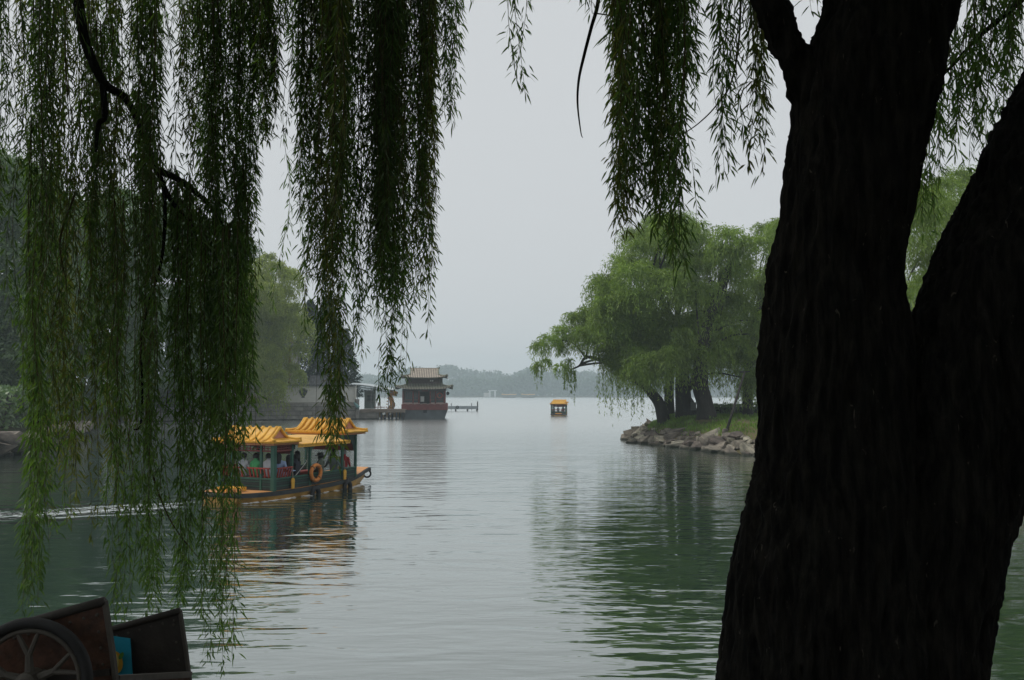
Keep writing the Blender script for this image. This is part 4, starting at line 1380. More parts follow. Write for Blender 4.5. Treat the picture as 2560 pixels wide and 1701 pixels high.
def make_boat(detail=True):
    root = empty('tour_boat')
    # hull shell, rubbing band, deck
    us = np.linspace(-1.35, 7.1, 26)
    hull = MB(); band = MB(); deck = MB(); capb = MB()
    hv, bv, dv = [], [], []
    for u in us:
        hw, zs = beam_(u), sheer(u)
        rise = max(0, (u - 5.2) / 1.65) ** 1.6 * .42 + max(0, (-u - .5) / .85) ** 1.5 * .25
        wl_ = hw * (.93 - .25 * max(0, (u - 5) / 1.85))
        hv += [(u, -hw, zs - .13), (u, -wl_, .02 + rise * .9), (u, -wl_ * .7, -.35 + rise), (u, wl_ * .7, -.35 + rise), (u, wl_, .02 + rise * .9), (u, hw, zs - .13)]
        bv += [(u, -hw - .035, zs - .14), (u, -hw - .035, zs), (u, -hw + .06, zs + .004), (u, hw - .06, zs + .004), (u, hw + .035, zs), (u, hw + .035, zs - .14)]
        dv += [(u, -hw + .02, zs + .015), (u, hw - .02, zs + .015)]
    m = len(us)
    hf_, bf_, df_ = [], [], []
    for i in range(m - 1):
        for k in range(5): hf_.append((i * 6 + k, i * 6 + k + 1, i * 6 + k + 7, i * 6 + k + 6))
        for k in (0, 1, 3, 4): bf_.append((i * 6 + k, i * 6 + k + 1, i * 6 + k + 7, i * 6 + k + 6))
        df_.append((i * 2, i * 2 + 1, i * 2 + 3, i * 2 + 2))
    hf_ += [(0, 1, 2, 3, 4, 5), tuple((m - 1) * 6 + k for k in range(6))]
    hull.add(hv, hf_).build('hull', M_hull, root, smooth=False)
    band.add(bv, bf_).build('rub_band', M_band, root)
    deck.add(dv, df_).build('deck', M_deck, root)
    MB().tube([(7.13, -.5, .53), (7.15, 0, .54), (7.13, .5, .53)], .09, 10).build('bow_roll', M_rubber, root, smooth=True)
    MB().tube([(-1.38, -.95, .26), (-1.40, 0, .26), (-1.38, .95, .26)], .07, 8).build('stern_roll', M_band, root, smooth=True)
    # posts
    for s in (-1, 1):
        for i, u in enumerate(POSTS):
            zt = 2.05 if u < 1.5 else (1.95 if u < 3 else 2.25)
            w = .15 if i == 0 else .085
            MB().box((u, s * HWC, (sheer(u) + zt) / 2), (w, w, zt - sheer(u))).build('post', M_green, root)
    for s in (-.55, .55):
        MB().box((0, s * HWC, 1.18), (.08, .08, 1.75)).build('post', M_green, root)
    # low side walls with slats and green rails
    for s in (-1, 1):
        for i in range(4):
            u0, u1 = POSTS[i] + .05, POSTS[i + 1] - .05
            z0, z1 = sheer((u0 + u1) / 2) + .02, sheer((u0 + u1) / 2) + .40
            MB().box(((u0 + u1) / 2, s * HWC, (z0 + z1) / 2), (u1 - u0, .03, z1 - z0)).build('side_panel', M_dgreen, root)
            for k in range(4):
                MB().box(((u0 + u1) / 2, s * (HWC + .022), z0 + .06 + k * .085), (u1 - u0 - .08, .02, .022)).build('slat', M_green if k % 2 else M_band, root)
            MB().box(((u0 + u1) / 2, s * HWC, z1 + .03), (u1 - u0, .085, .06)).build('side_rail', M_green, root)
    MB().box((0.0, 0, .52), (.03, 2 * HWC - .1, .40)).build('stern_panel', M_dgreen, root)
    for k in range(4):
        MB().box((-.022, 0, .38 + k * .085), (.02, 2 * HWC - .2, .022)).build('slat', M_green if k % 2 else M_band, root)
    MB().box((0, 0, .74), (.085, 2 * HWC - .14, .06)).build('stern_rail', M_green, root)
    # red balustrades round the rear cabin
    def balustrade(a, b_, n_, lean):
        a, b_ = Vector(a), Vector(b_)
        lean = Vector(lean)
        MB().bar(a + lean + Vector((0, 0, .34)), b_ + lean + Vector((0, 0, .34)), .06, .05).build('red_rail', M_red, root)
        for k in range(n_):
            p = a.lerp(b_, (k + .5) / n_)
            MB().bar(p, p + lean + Vector((0, 0, .32)), .045).build('baluster', M_red, root)
    balustrade((.02, -HWC + .12, .77), (.02, -.1, .77), 6, (-.08, 0, 0))
    balustrade((.02, .1, .77), (.02, HWC - .12, .77), 6, (-.08, 0, 0))
    for s in (-1, 1):
        balustrade((.12, s * HWC, .77), (.95, s * HWC, .77), 6, (0, s * .08, 0))
    # benches, cabin back panel, lattices
    for s in (-1, 1):
        MB().box((2.7, s * .85, .62), (4.2, .42, .06)).build('bench', M_red, root)
        MB().box((2.7, s * .85, .46), (4.1, .06, .26)).build('bench_leg', M_dred, root)
    MB().box((.38, 0, .72), (.42, 2.0, .06)).build('bench', M_red, root)
    MB().box((.38, 0, .5), (.06, 1.9, .4)).build('bench_leg', M_dred, root)
    lattice(root, (0, -HWC + .1, 0), (0, HWC - .1, 0), 1.72, 1.98, 14, 3, M_dred)
    for s in (-1, 1):
        lattice(root, (.1, s * HWC, 0), (.95, s * HWC, 0), 1.72, 1.98, 6, 3, M_dred)
        # bracketed arch panels of the front cabin
        arch = [(-.38, 2.2), (.38, 2.2), (.38, 1.5), (.30, 1.5)] + [(.30 * math.cos(t), 1.55 + .33 * math.sin(t)) for t in np.linspace(0, math.pi, 9)] + [(-.30, 1.5), (-.38, 1.5)]
        MB().prism(arch, .03, Matrix.Translation((4.55, s * (HWC - .01), 0))).build('arch_panel', M_dgreen, root)
        for u in (2.04, 4.1):
            for t in (-1, 1):
                MB().prism([(t * .05, 1.86), (t * .42, 1.86), (t * .26, 1.74), (t * .12, 1.68), (t * .05, 1.45)], .03, Matrix.Translation((u, s * HWC, 0))).build('bracket', M_green, root)
    MB().box((5.0, 0, 2.0), (.05, 2 * HWC - .1, .5)).build('front_frieze', M_dgreen, root)
    MB().box((5.02, 0, 1.62), (.05, 2 * HWC - .1, .3)).build('front_valance', M_dred, root)
    MB().box((4.1, 0, 2.0), (.05, 2 * HWC - .1, .42)).build('cabin_frieze', M_dgreen, root)
    MB().box((2.04, 0, 1.66), (.05, .9, .35)).build('hanging_panel', M_dred, root)
    MB().tube([(1.5, .5, 1.88), (1.5, .5, 1.62)], .05, 6).build('lamp', M_white, root)
    # roofs
    boat_roof(root, 'rear_roof', .5, 1.5, 2.9, 2.02, 2.50, 9, M_yel)
    boat_roof(root, 'front_roof', 4.72, 1.45, 3.0, 2.22, 2.70, 10, M_yel)
    cp = MB()
    e0, e1, hw_, zt, ze = 1.12, 4.35, 1.42, 2.13, 1.90
    cp.add([(e0, -hw_, ze), (e1, -hw_, ze), (e1, hw_, ze), (e0, hw_, ze), (e0 + .3, -.75, zt), (e1 - .5, -.75, zt), (e1 - .5, .75, zt), (e0 + .3, .75, zt)],
           [(0, 1, 5, 4), (1, 2, 6, 5), (2, 3, 7, 6), (3, 0, 4, 7), (4, 5, 6, 7), (3, 2, 1, 0)])
    can = cp.build('canopy', M_yel_pale, root)
    ee = MB()
    for s in (-1, 1):
        for k in range(36):
            u = e0 + (k + .5) * (e1 - e0) / 36
            ee.tube([(u, s * (hw_ - .05), ze + .005), (u, s * (hw_ + .025), ze - .005)], .04, 6)
    ee.build('eave_tile_ends', M_yel, can)['kind'] = 'stuff'
    for s in (-1, 1):
        MB().box(((e0 + e1) / 2, s * (hw_ - .015), ze - .065), (e1 - e0, .03, .07)).build('eave_strip', M_yel, can)
    # paddles hooked to the rail, bow bollard
    for u in (.95, 4.15):
        pd = MB().prism([(-.07, .12), (.07, .12), (.09, .42), (.05, .5), (-.05, .5), (-.09, .42)], .04, Matrix.Translation((u, -HWC - .1, sheer(u) - .1))).build('paddle', M_yel, root)
        MB().tube([(u, -HWC - .1, sheer(u) + .38), (u + .02, -HWC - .06, sheer(u) + .75)], .018, 6).build('shaft', M_wood, pd)
    MB().lathe([(.17, 0), (.17, .08), (.1, .12), (.07, .3), (.1, .34), (.1, .4), (.04, .42)], 10, (5.75, -.25, sheer(5.75))).build('bollard', M_green, root, smooth=False)
    MB().box((-.75, 0, .42), (.5, .9, .14)).build('engine_cover', M_yel, root)
    MB().box((-1.05, -.4, .40), (.25, .5, .1)).build('stern_step', M_deck, root)
    return root

boat = make_boat()
boat.location = (-9.52, 33.2, 0)
boat.rotation_euler = (0, 0, R(65))
tag(boat, 'yellow-roofed tour boat carrying passengers near the hanging willow branches', 'boat', 'tour boats on the lake')
fb_ = copy_tree(boat)
fb_.location = (P(1396, 1040, 157).x, 157, 0)
fb_.rotation_euler = (0, 0, R(84))
tag(fb_, 'small distant yellow-roofed tour boat out on open water', 'boat', 'tour boats on the lake')
bpy.context.view_layer.update()
BM = Matrix.Translation(boat.location) @ Matrix.Rotation(R(65), 4, 'Z')
FM = Matrix.Translation(fb_.location) @ Matrix.Rotation(R(84), 4, 'Z')
life_ring(BM @ Vector((2.25, -HWC - .14, .80)), R(65), .285, 'orange life ring hung on the side of the near tour boat')
def fender(M, u, v, z, rz, R0, r0, label):
    t_ = empty('tyre_fender', M @ Vector((u, v, z)), rz)
    tag(t_, label, 'tyre', 'tyre fenders of the near tour boat')
    torus(R0, r0, M_rubber, 'tyre', t_, 20, 8)
    MB().tube([(0, 0, R0 + r0 * .5), (0, .04, R0 + r0 + .1)], .015, 5).build('rope', M_rubber, t_)
fender(BM, 2.1, -1.46, .06, R(65), .19, .085, 'tyre fender hanging below the life ring on the near boat')
fender(BM, 4.25, -1.38, .10, R(65), .19, .085, 'tyre fender hanging below the front cabin of the near boat')
fender(BM, 7.22, -.30, .34, R(10), .15, .04, 'thin tyre hanging off the bow of the near boat')

# foam where the hull meets the water
def splash():
    rng = np.random.default_rng(71)
    mb_ = MB()
    for k in range(60):
        u = rng.uniform(-1.2, 6.0)
        side = -1
        v = side * (beam_(u) * .93 + abs(rng.normal(.04, .05)))
        p = BM @ Vector((u, v, 0.012))
        s = rng.uniform(.03, .10)
        n = 7
        ring_ = [(p.x + math.cos(a) * s * rng.uniform(.7, 2.6), p.y + math.sin(a) * s * rng.uniform(.4, 1.0), .008) for a in np.linspace(0, 2 * math.pi, n + 1)[:-1]]
        i = len(mb_.v)
        mb_.add(ring_ + [(p.x, p.y, .03)], [(q, (q + 1) % n, n) for q in range(n)])
    tag(mb_.build('splash_foam', M_white), 'broken white foam along the side of the near tour boat', 'foam', kind='stuff')
splash()

# ------------------------------------------------------------------ people
SKIN = surf('skin', (.42, .25, .17), .6, .08, 6)
HAIR = surf('hair_black', (.012, .011, .011), .6, .3, 20)
HAIRG = surf('hair_grey', (.16, .15, .14), .7, .3, 20)
TROU = surf('trousers_dark', (.03, .032, .04), .85, .3, 6)
SHOE = surf('shoes', (.02, .018, .016), .7, .2, 6)
def person_mesh(arm='lap', lean=.03, turn=0.0, stand=False):
    J = {'pelvis': (0, 0, .10), 'spine': (lean * .3, 0, .30), 'chest': (lean * .8, 0, .47), 'neck': (lean * 1.1, 0, .60), 'skull': (lean * 1.3 + .015, 0, .69), 'crown': (lean * 1.3 + .01, 0, .79)}
    Rr = {'pelvis': .15, 'spine': .135, 'chest': .15, 'neck': .055, 'skull': .085, 'crown': .07}
    E = [('pelvis', 'spine'), ('spine', 'chest'), ('chest', 'neck'), ('neck', 'skull'), ('skull', 'crown')]
    for s, k in ((1, 'l'), (-1, 'r')):
        if stand:
            leg = [(.0, s * .10, .0), (.03, s * .11, -.40), (.0, s * .11, -.78), (.14, s * .12, -.83)]
        else:
            leg = [(.06, s * .10, .08), (.44, s * .12, .09), (.44, s * .12, -.34), (.58, s * .12, -.39)]
        if arm == 'lap': ar = [(lean, s * .19, .52), (.05, s * .25, .27), (.26, s * .15, .17), (.34, s * .11, .16)]
        elif arm == 'rail': ar = [(lean, s * .19, .52), (-.04, s * .30, .30), (.05, s * .46, .22), (.10, s * .52, .22)]
        else: ar = [(lean, s * .19, .52), (.12, s * .25, .36), (.28, s * .16, .48), (.32, s * .12, .54)]
        for nm, p, r in zip(('hip', 'knee', 'ankle', 'toe'), leg, (.085, .065, .045, .035)):
            J[nm + k] = p; Rr[nm + k] = r
        for nm, p, r in zip(('shoulder', 'elbow', 'wrist', 'hand'), ar, (.065, .045, .03, .028)):
            J[nm + k] = p; Rr[nm + k] = r
        hd = Vector(ar[3]); di = (hd - Vector(ar[2])).normalized()
        J['finger' + k] = tuple(hd + di * .07); Rr['finger' + k] = .018
        J['thumb' + k] = tuple(hd + di * .03 + Vector((0, -s * .035, .02))); Rr['thumb' + k] = .010
        E += [('pelvis', 'hip' + k), ('hip' + k, 'knee' + k), ('knee' + k, 'ankle' + k), ('ankle' + k, 'toe' + k), ('chest', 'shoulder' + k), ('shoulder' + k, 'elbow' + k), ('elbow' + k, 'wrist' + k), ('wrist' + k, 'hand' + k), ('hand' + k, 'finger' + k), ('hand' + k, 'thumb' + k)]
    J['nose'] = (lean * 1.3 + .105, 0, .70); Rr['nose'] = .016
    E.append(('skull', 'nose'))
    names = list(J)
    me = bpy.data.meshes.new('person_skeleton')
    me.from_pydata([J[n_] for n_ in names], [(names.index(a), names.index(b_)) for a, b_ in E], [])
    o = bpy.data.objects.new('tmp_person', me)
    COL.objects.link(o)
    o.modifiers.new('skin', 'SKIN')
    for i, n_ in enumerate(names):
        sv = me.skin_vertices[0].data[i]
        sv.radius = (Rr[n_], Rr[n_])
        sv.use_root = (n_ == 'pelvis')
    sb = o.modifiers.new('sub', 'SUBSURF'); sb.levels = 1
    bpy.context.view_layer.update()
    out = bpy.data.meshes.new_from_object(o.evaluated_get(bpy.context.evaluated_depsgraph_get()))
    bpy.data.objects.remove(o)
    cen = np.zeros(len(out.polygons) * 3); out.polygons.foreach_get('center', cen); cen = cen.reshape(-1, 3)
    mi = []
    for c in cen:
        best = min(E, key=lambda e: seg_d(c, np.array(J[e[0]]), np.array(J[e[1]])))
        a = best[1]
        if a.startswith(('skull', 'crown', 'neck', 'nose', 'hand', 'finger', 'thumb', 'wrist')): k = 2 if c[2] > .55 or not a.startswith('neck') else 0
        elif a.startswith(('hip', 'knee', 'ankle')): k = 1
        elif a.startswith('toe'): k = 3
        else: k = 0
        mi.append(k)
    out.polygons.foreach_set('material_index', np.array(mi, dtype=np.int32))
    out.polygons.foreach_set('use_smooth', np.ones(len(mi), dtype=bool))
    return out, lean
def seg_d(p, a, b_):
    ab = b_ - a
    t = np.clip(np.dot(p - a, ab) / max(np.dot(ab, ab), 1e-9), 0, 1)
    return np.linalg.norm(p - a - t * ab)
PM = {k: person_mesh(*v) for k, v in {'lap': ('lap', .03), 'rail': ('rail', -.03), 'up': ('up', .06), 'stand': ('lap', .03, 0, True)}.items()}
def hair(root, lean, long=False, mat=None, hat=False):
    mb_ = MB()
    c = Vector((lean * 1.3 - .012, 0, .735))
    vs_, fs_ = [], []
    n, m_ = 12, 7
    for i in range(m_ + 1):
        th = math.pi * .62 * i / m_
        for k in range(n):
            a = 2 * math.pi * k / n
            back = max(0, -math.cos(a))
            r = .118 * (1 + .08 * back)
            t2 = th * (1 if math.cos(a) < .25 else .62)
            z = math.cos(t2) * r * 1.12
            if long and math.cos(a) < .1 and i == m_: z -= .20
            vs_.append(c + Vector((math.sin(t2) * math.cos(a) * r, math.sin(t2) * math.sin(a) * r * .92, z)))
    for i in range(m_):
        for k in range(n):
            l_ = (k + 1) % n
            fs_.append((i * n + k, i * n + l_, (i + 1) * n + l_, (i + 1) * n + k))
    mb_.add(vs_, fs_)
    mb_.build('hair', mat or HAIR, root, smooth=True)
    ey = MB()
    for s in (-1, 1): ey.lathe([(.002, -.012), (.012, 0), (.002, .012)], 6, (lean * 1.3 + .094, s * .033, .715))
    ey.build('eyes', HAIR, root)
    if hat:
        MB().lathe([(.20, .775), (.21, .785), (.12, .80), (.11, .87), (.07, .895), (.0, .9)], 14, (lean * 1.3, 0, 0)).build('hat', surf('hat_dark', (.03, .04, .035), .8), root)
PN = [0]
def person(M, u, v, z, face, pose, shirt, label, long=False, hairm=None, hat=False, trousers=None, skirt=False):
    PN[0] += 1
    me, lean = PM[pose]
    p = M @ Vector((u, v, z))
    root = empty('person', p, face)
    tag(root, label, 'person', 'passengers on the tour boats')
    b_ = me.copy()
    b_.materials.clear()
    for m_ in (surf('shirt%d' % PN[0], shirt, .85, .12, 8, .3, 14), trousers or TROU, SKIN, SHOE): b_.materials.append(m_)
    bo = bpy.data.objects.new('body', b_); COL.objects.link(bo); bo.parent = root
    hair(root, lean, long, hairm, hat)
    return root
F = R(65)
person(BM, .42, -.62, .75, F, 'lap', (.62, .64, .68), 'passenger in a white shirt sitting with his back to the stern rail')
person(BM, .75, -.85, .75, F + R(20), 'rail', (.30, .40, .62), 'passenger with long dark hair in a light blue blouse by the red rail', long=True)
person(BM, 1.35, -.80, .65, F + R(35), 'lap', (.02, .02, .025), 'passenger in black sitting beside the blue blouse', long=True)
person(BM, 1.85, -.80, .65, F + R(90), 'up', (.05, .055, .075), 'passenger in dark navy bending over a stick by the rail')
person(BM, 2.45, -.35, .72, F + R(150), 'lap', (.025, .022, .025), 'passenger in dark clothes facing astern under the canopy', long=True)
person(BM, 3.15, -.92, .60, F + R(100), 'lap', (.10, .12, .09), 'passenger in a dark brimmed hat next to the life ring', hat=True)
person(BM, 4.05, -.85, .62, F + R(10), 'rail', (.13, .17, .17), 'passenger in grey with an arm on the rail before the front cabin')
person(BM, 4.42, -.55, .70, F, 'lap', (.42, .29, .15), 'passenger in a tan top inside the front cabin', hairm=HAIR)
person(BM, 4.62, -.92, .66, F + R(5), 'lap', (.34, .03, .03), 'grey-haired passenger in a red shirt at the front cabin rail', hairm=HAIRG)
person(BM, .35, .45, .75, F, 'lap', (.50, .55, .60), 'passenger in a pale shirt at the stern behind the willow strands')
person(BM, .35, -.10, .75, F, 'lap', (.08, .42, .16), 'passenger in a bright green top at the stern rail')
for k, (u, v, c, lab) in enumerate(((2.2, -.75, (.04, .05, .06), 'dark-clothed passenger on the distant tour boat, sitting amidships'), (2.6, .2, (.05, .10, .18), 'passenger in dark blue in the middle of the distant tour boat'), (3.4, -.6, (.08, .06, .06), 'brown-clothed passenger forward on the distant tour boat'), (.4, .8, (.08, .25, .32), 'passenger in teal at the stern of the distant tour boat'))):
    person(FM, u, v, .68, R(84), 'lap', c, lab)
st = empty('walking_stick', BM @ Vector((1.75, -1.0, .62)))
tag(st, 'thin pale walking stick held inside the near tour boat', 'stick')
MB().tube([(-.22, -.1, 0), (.16, .25, .55), (.19, .28, .62), (.15, .3, .66)], .014, 6).build('shaft', M_white, st)

# ------------------------------------------------------------------ old cart on the bank
cart = empty('old_cart', (-2.3, 4.6, GROUND_Z))
tag(cart, 'rusty sheet-metal cart with one spoked wheel on the dark bank', 'cart')
co = cart.location
def quad_plate(pix, Y0, Y1, t):
    """thin sheet through picture points at a slanting distance Y0..Y1 (left to right)"""
    xs = [p[0] for p in pix]
    f = [P(px, py, Y0 + (Y1 - Y0) * (px - min(xs)) / (max(xs) - min(xs))) - co for px, py in pix]
    b_ = [p + Vector((0, t, 0)) for p in f]
    n = len(f)
    return MB().add(f + b_, [tuple(range(n)), tuple(range(2 * n - 1, n - 1, -1))] + [(i, i + n, (i + 1) % n + n, (i + 1) % n) for i in range(n)]), f
mb_, f1 = quad_plate([(-420, 1700), (-120, 1612), (60, 1560), (262, 1503), (280, 1620), (300, 1790), (-420, 1790)], 4.55, 4.55, .012)
mb_.build('near_side', M_rust, cart)
MB().tube([f1[0], f1[1], f1[2], f1[3]], .022, 10).build('near_top_roll', M_rust2, cart, smooth=True)
MB().tube([f1[3], f1[4], f1[5]], .016, 6).build('near_end_flange', M_rim, cart)
mb_, f2 = quad_plate([(-300, 1740), (100, 1622), (278, 1574), (450, 1527), (464, 1620), (486, 1790), (-300, 1790)], 5.12, 5.12, .012)
mb_.build('far_side', M_rust2, cart)
MB().tube(f2[:4], .018, 10).build('far_top_roll', M_rust2, cart, smooth=True)
MB().tube([f2[3], f2[4], f2[5]], .013, 6).build('far_end_flange', M_rim, cart)
fl = [P(-420, 1722, 4.57), P(293, 1703, 4.57), P(474, 1692, 5.11), P(-300, 1700, 5.11)]
fl = [p - co for p in fl]
MB().add(fl + [p - Vector((0, 0, .03)) for p in fl], [(0, 1, 2, 3), (7, 6, 5, 4), (0, 4, 5, 1), (1, 5, 6, 2), (2, 6, 7, 3), (3, 7, 4, 0)]).build('floor', M_rust, cart)
MB().bar(fl[1] + Vector((0, 0, .012)), fl[2] + Vector((0, 0, .012)), .03).build('floor_edge', M_rim, cart)
def wheel(c, Rw):
    w_ = MB().tube([(c.x + Rw * math.cos(2 * math.pi * k / 48), c.y, c.z + Rw * math.sin(2 * math.pi * k / 48)) for k in range(48)], .026, 10, closed=True).build('wheel', M_rubber, cart, smooth=True)
    MB().tube([(c.x + (Rw - .036) * math.cos(2 * math.pi * k / 48), c.y, c.z + (Rw - .036) * math.sin(2 * math.pi * k / 48)) for k in range(48)], .013, 8, closed=True).build('rim', M_rim, w_, smooth=True)
    h = MB().lathe([(.05, -.05), (.05, .05), (.03, .06)], 14)
    h.v = [(c.x + x, c.y - z, c.z + y) for x, y, z in h.v]
    h.build('hub', M_rim, w_)
    for k in range(5):
        a = R(94 + 72 * k)
        d = Vector((math.cos(a), 0, math.sin(a)))
        MB().tube([c + d * .04, c + d * Rw * .45], [.022, .016], 7).build('spoke', M_rim, w_)
        for s in (-1, 1):
            e = Vector((math.cos(a + s * .22), 0, math.sin(a + s * .22)))
            MB().tube([c + d * Rw * .43, c + e * (Rw - .04)], [.014, .010], 7).build('spoke_fork', M_rim, w_)
def rivets(a, b_, n_, off, r_=.008):
    a, b_ = Vector(a), Vector(b_)
    for k in range(n_):
        p = a.lerp(b_, (k + .5) / n_) + Vector(off)
        m_ = MB().lathe([(r_, 0), (r_ * .8, r_ * .5), (.001, r_ * .75)], 8)
        m_.v = [(p.x + x, p.y - z, p.z + y) for x, y, z in m_.v]
        m_.build('rivet', M_rim, cart)
rivets(f1[1], f1[3], 11, (0, 0, -.055)); rivets(f1[3], f1[5], 7, (-.045, 0, -.03))
rivets(f2[2], f2[3], 6, (0, 0, -.045)); rivets(f2[3], f2[5], 6, (-.04, 0, -.03))
MB().bar(f1[0].lerp(f1[6], .55) + Vector((0, -.008, 0)), f1[4].lerp(f1[5], .35) + Vector((-.02, -.008, 0)), .012, .03).build('stiffener', M_rust2, cart)
wc = P(75, 1703, 4.42) - co
wheel(wc, .27)
MB().tube([wc + Vector((0, -.07, 0)), wc + Vector((0, .92, 0))], .018, 8).build('axle', M_rim, cart)
MB().tube([P(-420, 1740, 4.6) - co, P(-900, 1800, 4.6) - co], .025, 8).build('shaft', M_rim, cart)
MB().tube([P(-420, 1740, 5.1) - co, P(-800, 1800, 5.1) - co], .025, 8).build('shaft', M_rim, cart)
MB().box((P(282, 1720, 4.8).x - co.x, .2, (P(282, 1715, 4.8).z - co.z) / 2), (.04, .04, P(282, 1715, 4.8).z - co.z)).build('prop_leg', M_rim, cart)
ps = empty('poster', P(290, 1690, 5.09))
tag(ps, 'bright blue poster with a lemon slice leaning in the cart', 'poster')
pq = [P(205, 1580, 5.10), P(325, 1597, 5.10), P(331, 1688, 5.08), P(205, 1686, 5.08)]
pq = [p - ps.location for p in pq]
MB().add(pq + [p + Vector((0, .006, 0)) for p in pq], [(0, 1, 2, 3), (7, 6, 5, 4), (0, 4, 5, 1), (1, 5, 6, 2), (2, 6, 7, 3), (3, 7, 4, 0)]).build('sheet', M_poster, ps)
def disc(cx_, cy_, rx, ry, Y, mat, name, tilt=0):
    pts = []
    for k in range(24):
        a = 2 * math.pi * k / 24
        x, y = rx * math.cos(a), ry * math.sin(a)
        pts.append(P(cx_ + x * math.cos(tilt) - y * math.sin(tilt), cy_ + x * math.sin(tilt) + y * math.cos(tilt), Y) - ps.location)
    MB().add(pts, [tuple(range(24))]).build(name, mat, ps)
disc(289, 1656, 18, 28, 5.076, M_lemon, 'lemon_print', R(-8))
disc(286, 1652, 11, 21, 5.072, M_lemon2, 'lemon_pulp_print', R(-8))
disc(303, 1640, 10, 5, 5.070, M_lemonleaf, 'leaf_print', R(-60))

# ------------------------------------------------------------------ the dark willow trunk in front
def voxel_trunk(tubes, name, parent, base, voxel=.022, seed=0):
    mb_ = MB()
    for path, rad in tubes:
        t = bark_tube(path, rad, 20, .03, 8, seed)
        mb_.add(t.v, t.f)
    me = mb_.mesh('tmp_trunk')
    o = bpy.data.objects.new('tmp_trunk', me)
    COL.objects.link(o)
    r_ = o.modifiers.new('remesh', 'REMESH'); r_.mode = 'VOXEL'; r_.voxel_size = voxel
    s_ = o.modifiers.new('smooth', 'SMOOTH'); s_.factor = .6; s_.iterations = 9
    bpy.context.view_layer.update()
    out = bpy.data.meshes.new_from_object(o.evaluated_get(bpy.context.evaluated_depsgraph_get()))
    bpy.data.objects.remove(o)
    n = len(out.vertices)
    co_ = np.zeros(n * 3); out.vertices.foreach_get('co', co_); co_ = co_.reshape(-1, 3)
    nr = np.zeros(n * 3); out.vertex_normals.foreach_get('vector', nr); nr = nr.reshape(-1, 3)
    dsp = np.zeros(n)
    for i in range(n):
        p = co_[i]
        warp = mnoise.noise(Vector((p[0] * 2, p[1] * 2, p[2] * 1.3))) * .12
        a = mnoise.noise(Vector(((p[0] + warp) * 15, p[1] * 15, p[2] * 2.1)))
        b_ = mnoise.noise(Vector(((p[0] + warp) * 36, p[1] * 36, p[2] * 6.5)))
        c = mnoise.noise(Vector((p[0] * 3, p[1] * 3, p[2] * 2.2)))
        dsp[i] = .024 * (1 - abs(a) * 2.6) + .016 * (.5 - abs(b_) * 1.6) + .026 * c
    co_ += nr * dsp[:, None] - np.array(base)[None]
    out.vertices.foreach_set('co', co_.astype(np.float32).ravel())
    out.update()
    out.materials.clear()
    return link_mesh(name, out, M_bark_near, parent, True)

def bark_near():
    m, n, l, b = new_mat('bark_near')
    tc = n.new('ShaderNodeTexCoord')
    mp = n.new('ShaderNodeMapping'); mp.inputs['Scale'].default_value = (1, 1, .16)
    l.new(tc.outputs['Object'], mp.inputs['Vector'])
    nz = n.new('ShaderNodeTexNoise'); nz.inputs['Scale'].default_value = 26; nz.inputs['Detail'].default_value = 7; nz.inputs['Roughness'].default_value = .65
    l.new(mp.outputs[0], nz.inputs['Vector'])
    rp = n.new('ShaderNodeValToRGB')
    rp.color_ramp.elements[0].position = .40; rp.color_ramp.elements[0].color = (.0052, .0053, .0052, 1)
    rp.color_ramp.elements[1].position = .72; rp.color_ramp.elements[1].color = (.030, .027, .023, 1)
    l.new(nz.outputs['Fac'], rp.inputs['Fac'])
    # small weathered pale flecks on the plates
    mp2 = n.new('ShaderNodeMapping'); mp2.inputs['Scale'].default_value = (1, 1, .45)
    l.new(tc.outputs['Object'], mp2.inputs['Vector'])
    n2 = n.new('ShaderNodeTexNoise'); n2.inputs['Scale'].default_value = 30; n2.inputs['Detail'].default_value = 5; n2.inputs['Distortion'].default_value = 1.2
    l.new(mp2.outputs[0], n2.inputs['Vector'])
    r2 = n.new('ShaderNodeValToRGB')
    r2.color_ramp.elements[0].position = .69; r2.color_ramp.elements[0].color = (0, 0, 0, 1)
    r2.color_ramp.elements[1].position = .75; r2.color_ramp.elements[1].color = (1, 1, 1, 1)
    l.new(n2.outputs['Fac'], r2.inputs['Fac'])
    mx = n.new('ShaderNodeMix'); mx.data_type = 'RGBA'
    l.new(r2.outputs['Color'], mx.inputs['Factor'])
    l.new(rp.outputs['Color'], mx.inputs['A'])
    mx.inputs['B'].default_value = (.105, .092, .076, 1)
    l.new(mx.outputs['Result'], b.inputs['Base Color'])
    b.inputs['Roughness'].default_value = .95
    b.inputs['Specular IOR Level'].default_value = .05
    bp = n.new('ShaderNodeBump'); bp.inputs['Strength'].default_value = .9; bp.inputs['Distance'].default_value = .03
    l.new(nz.outputs['Fac'], bp.inputs['Height'])
    l.new(bp.outputs[0], b.inputs['Normal'])
    return m
M_bark_near = bark_near()

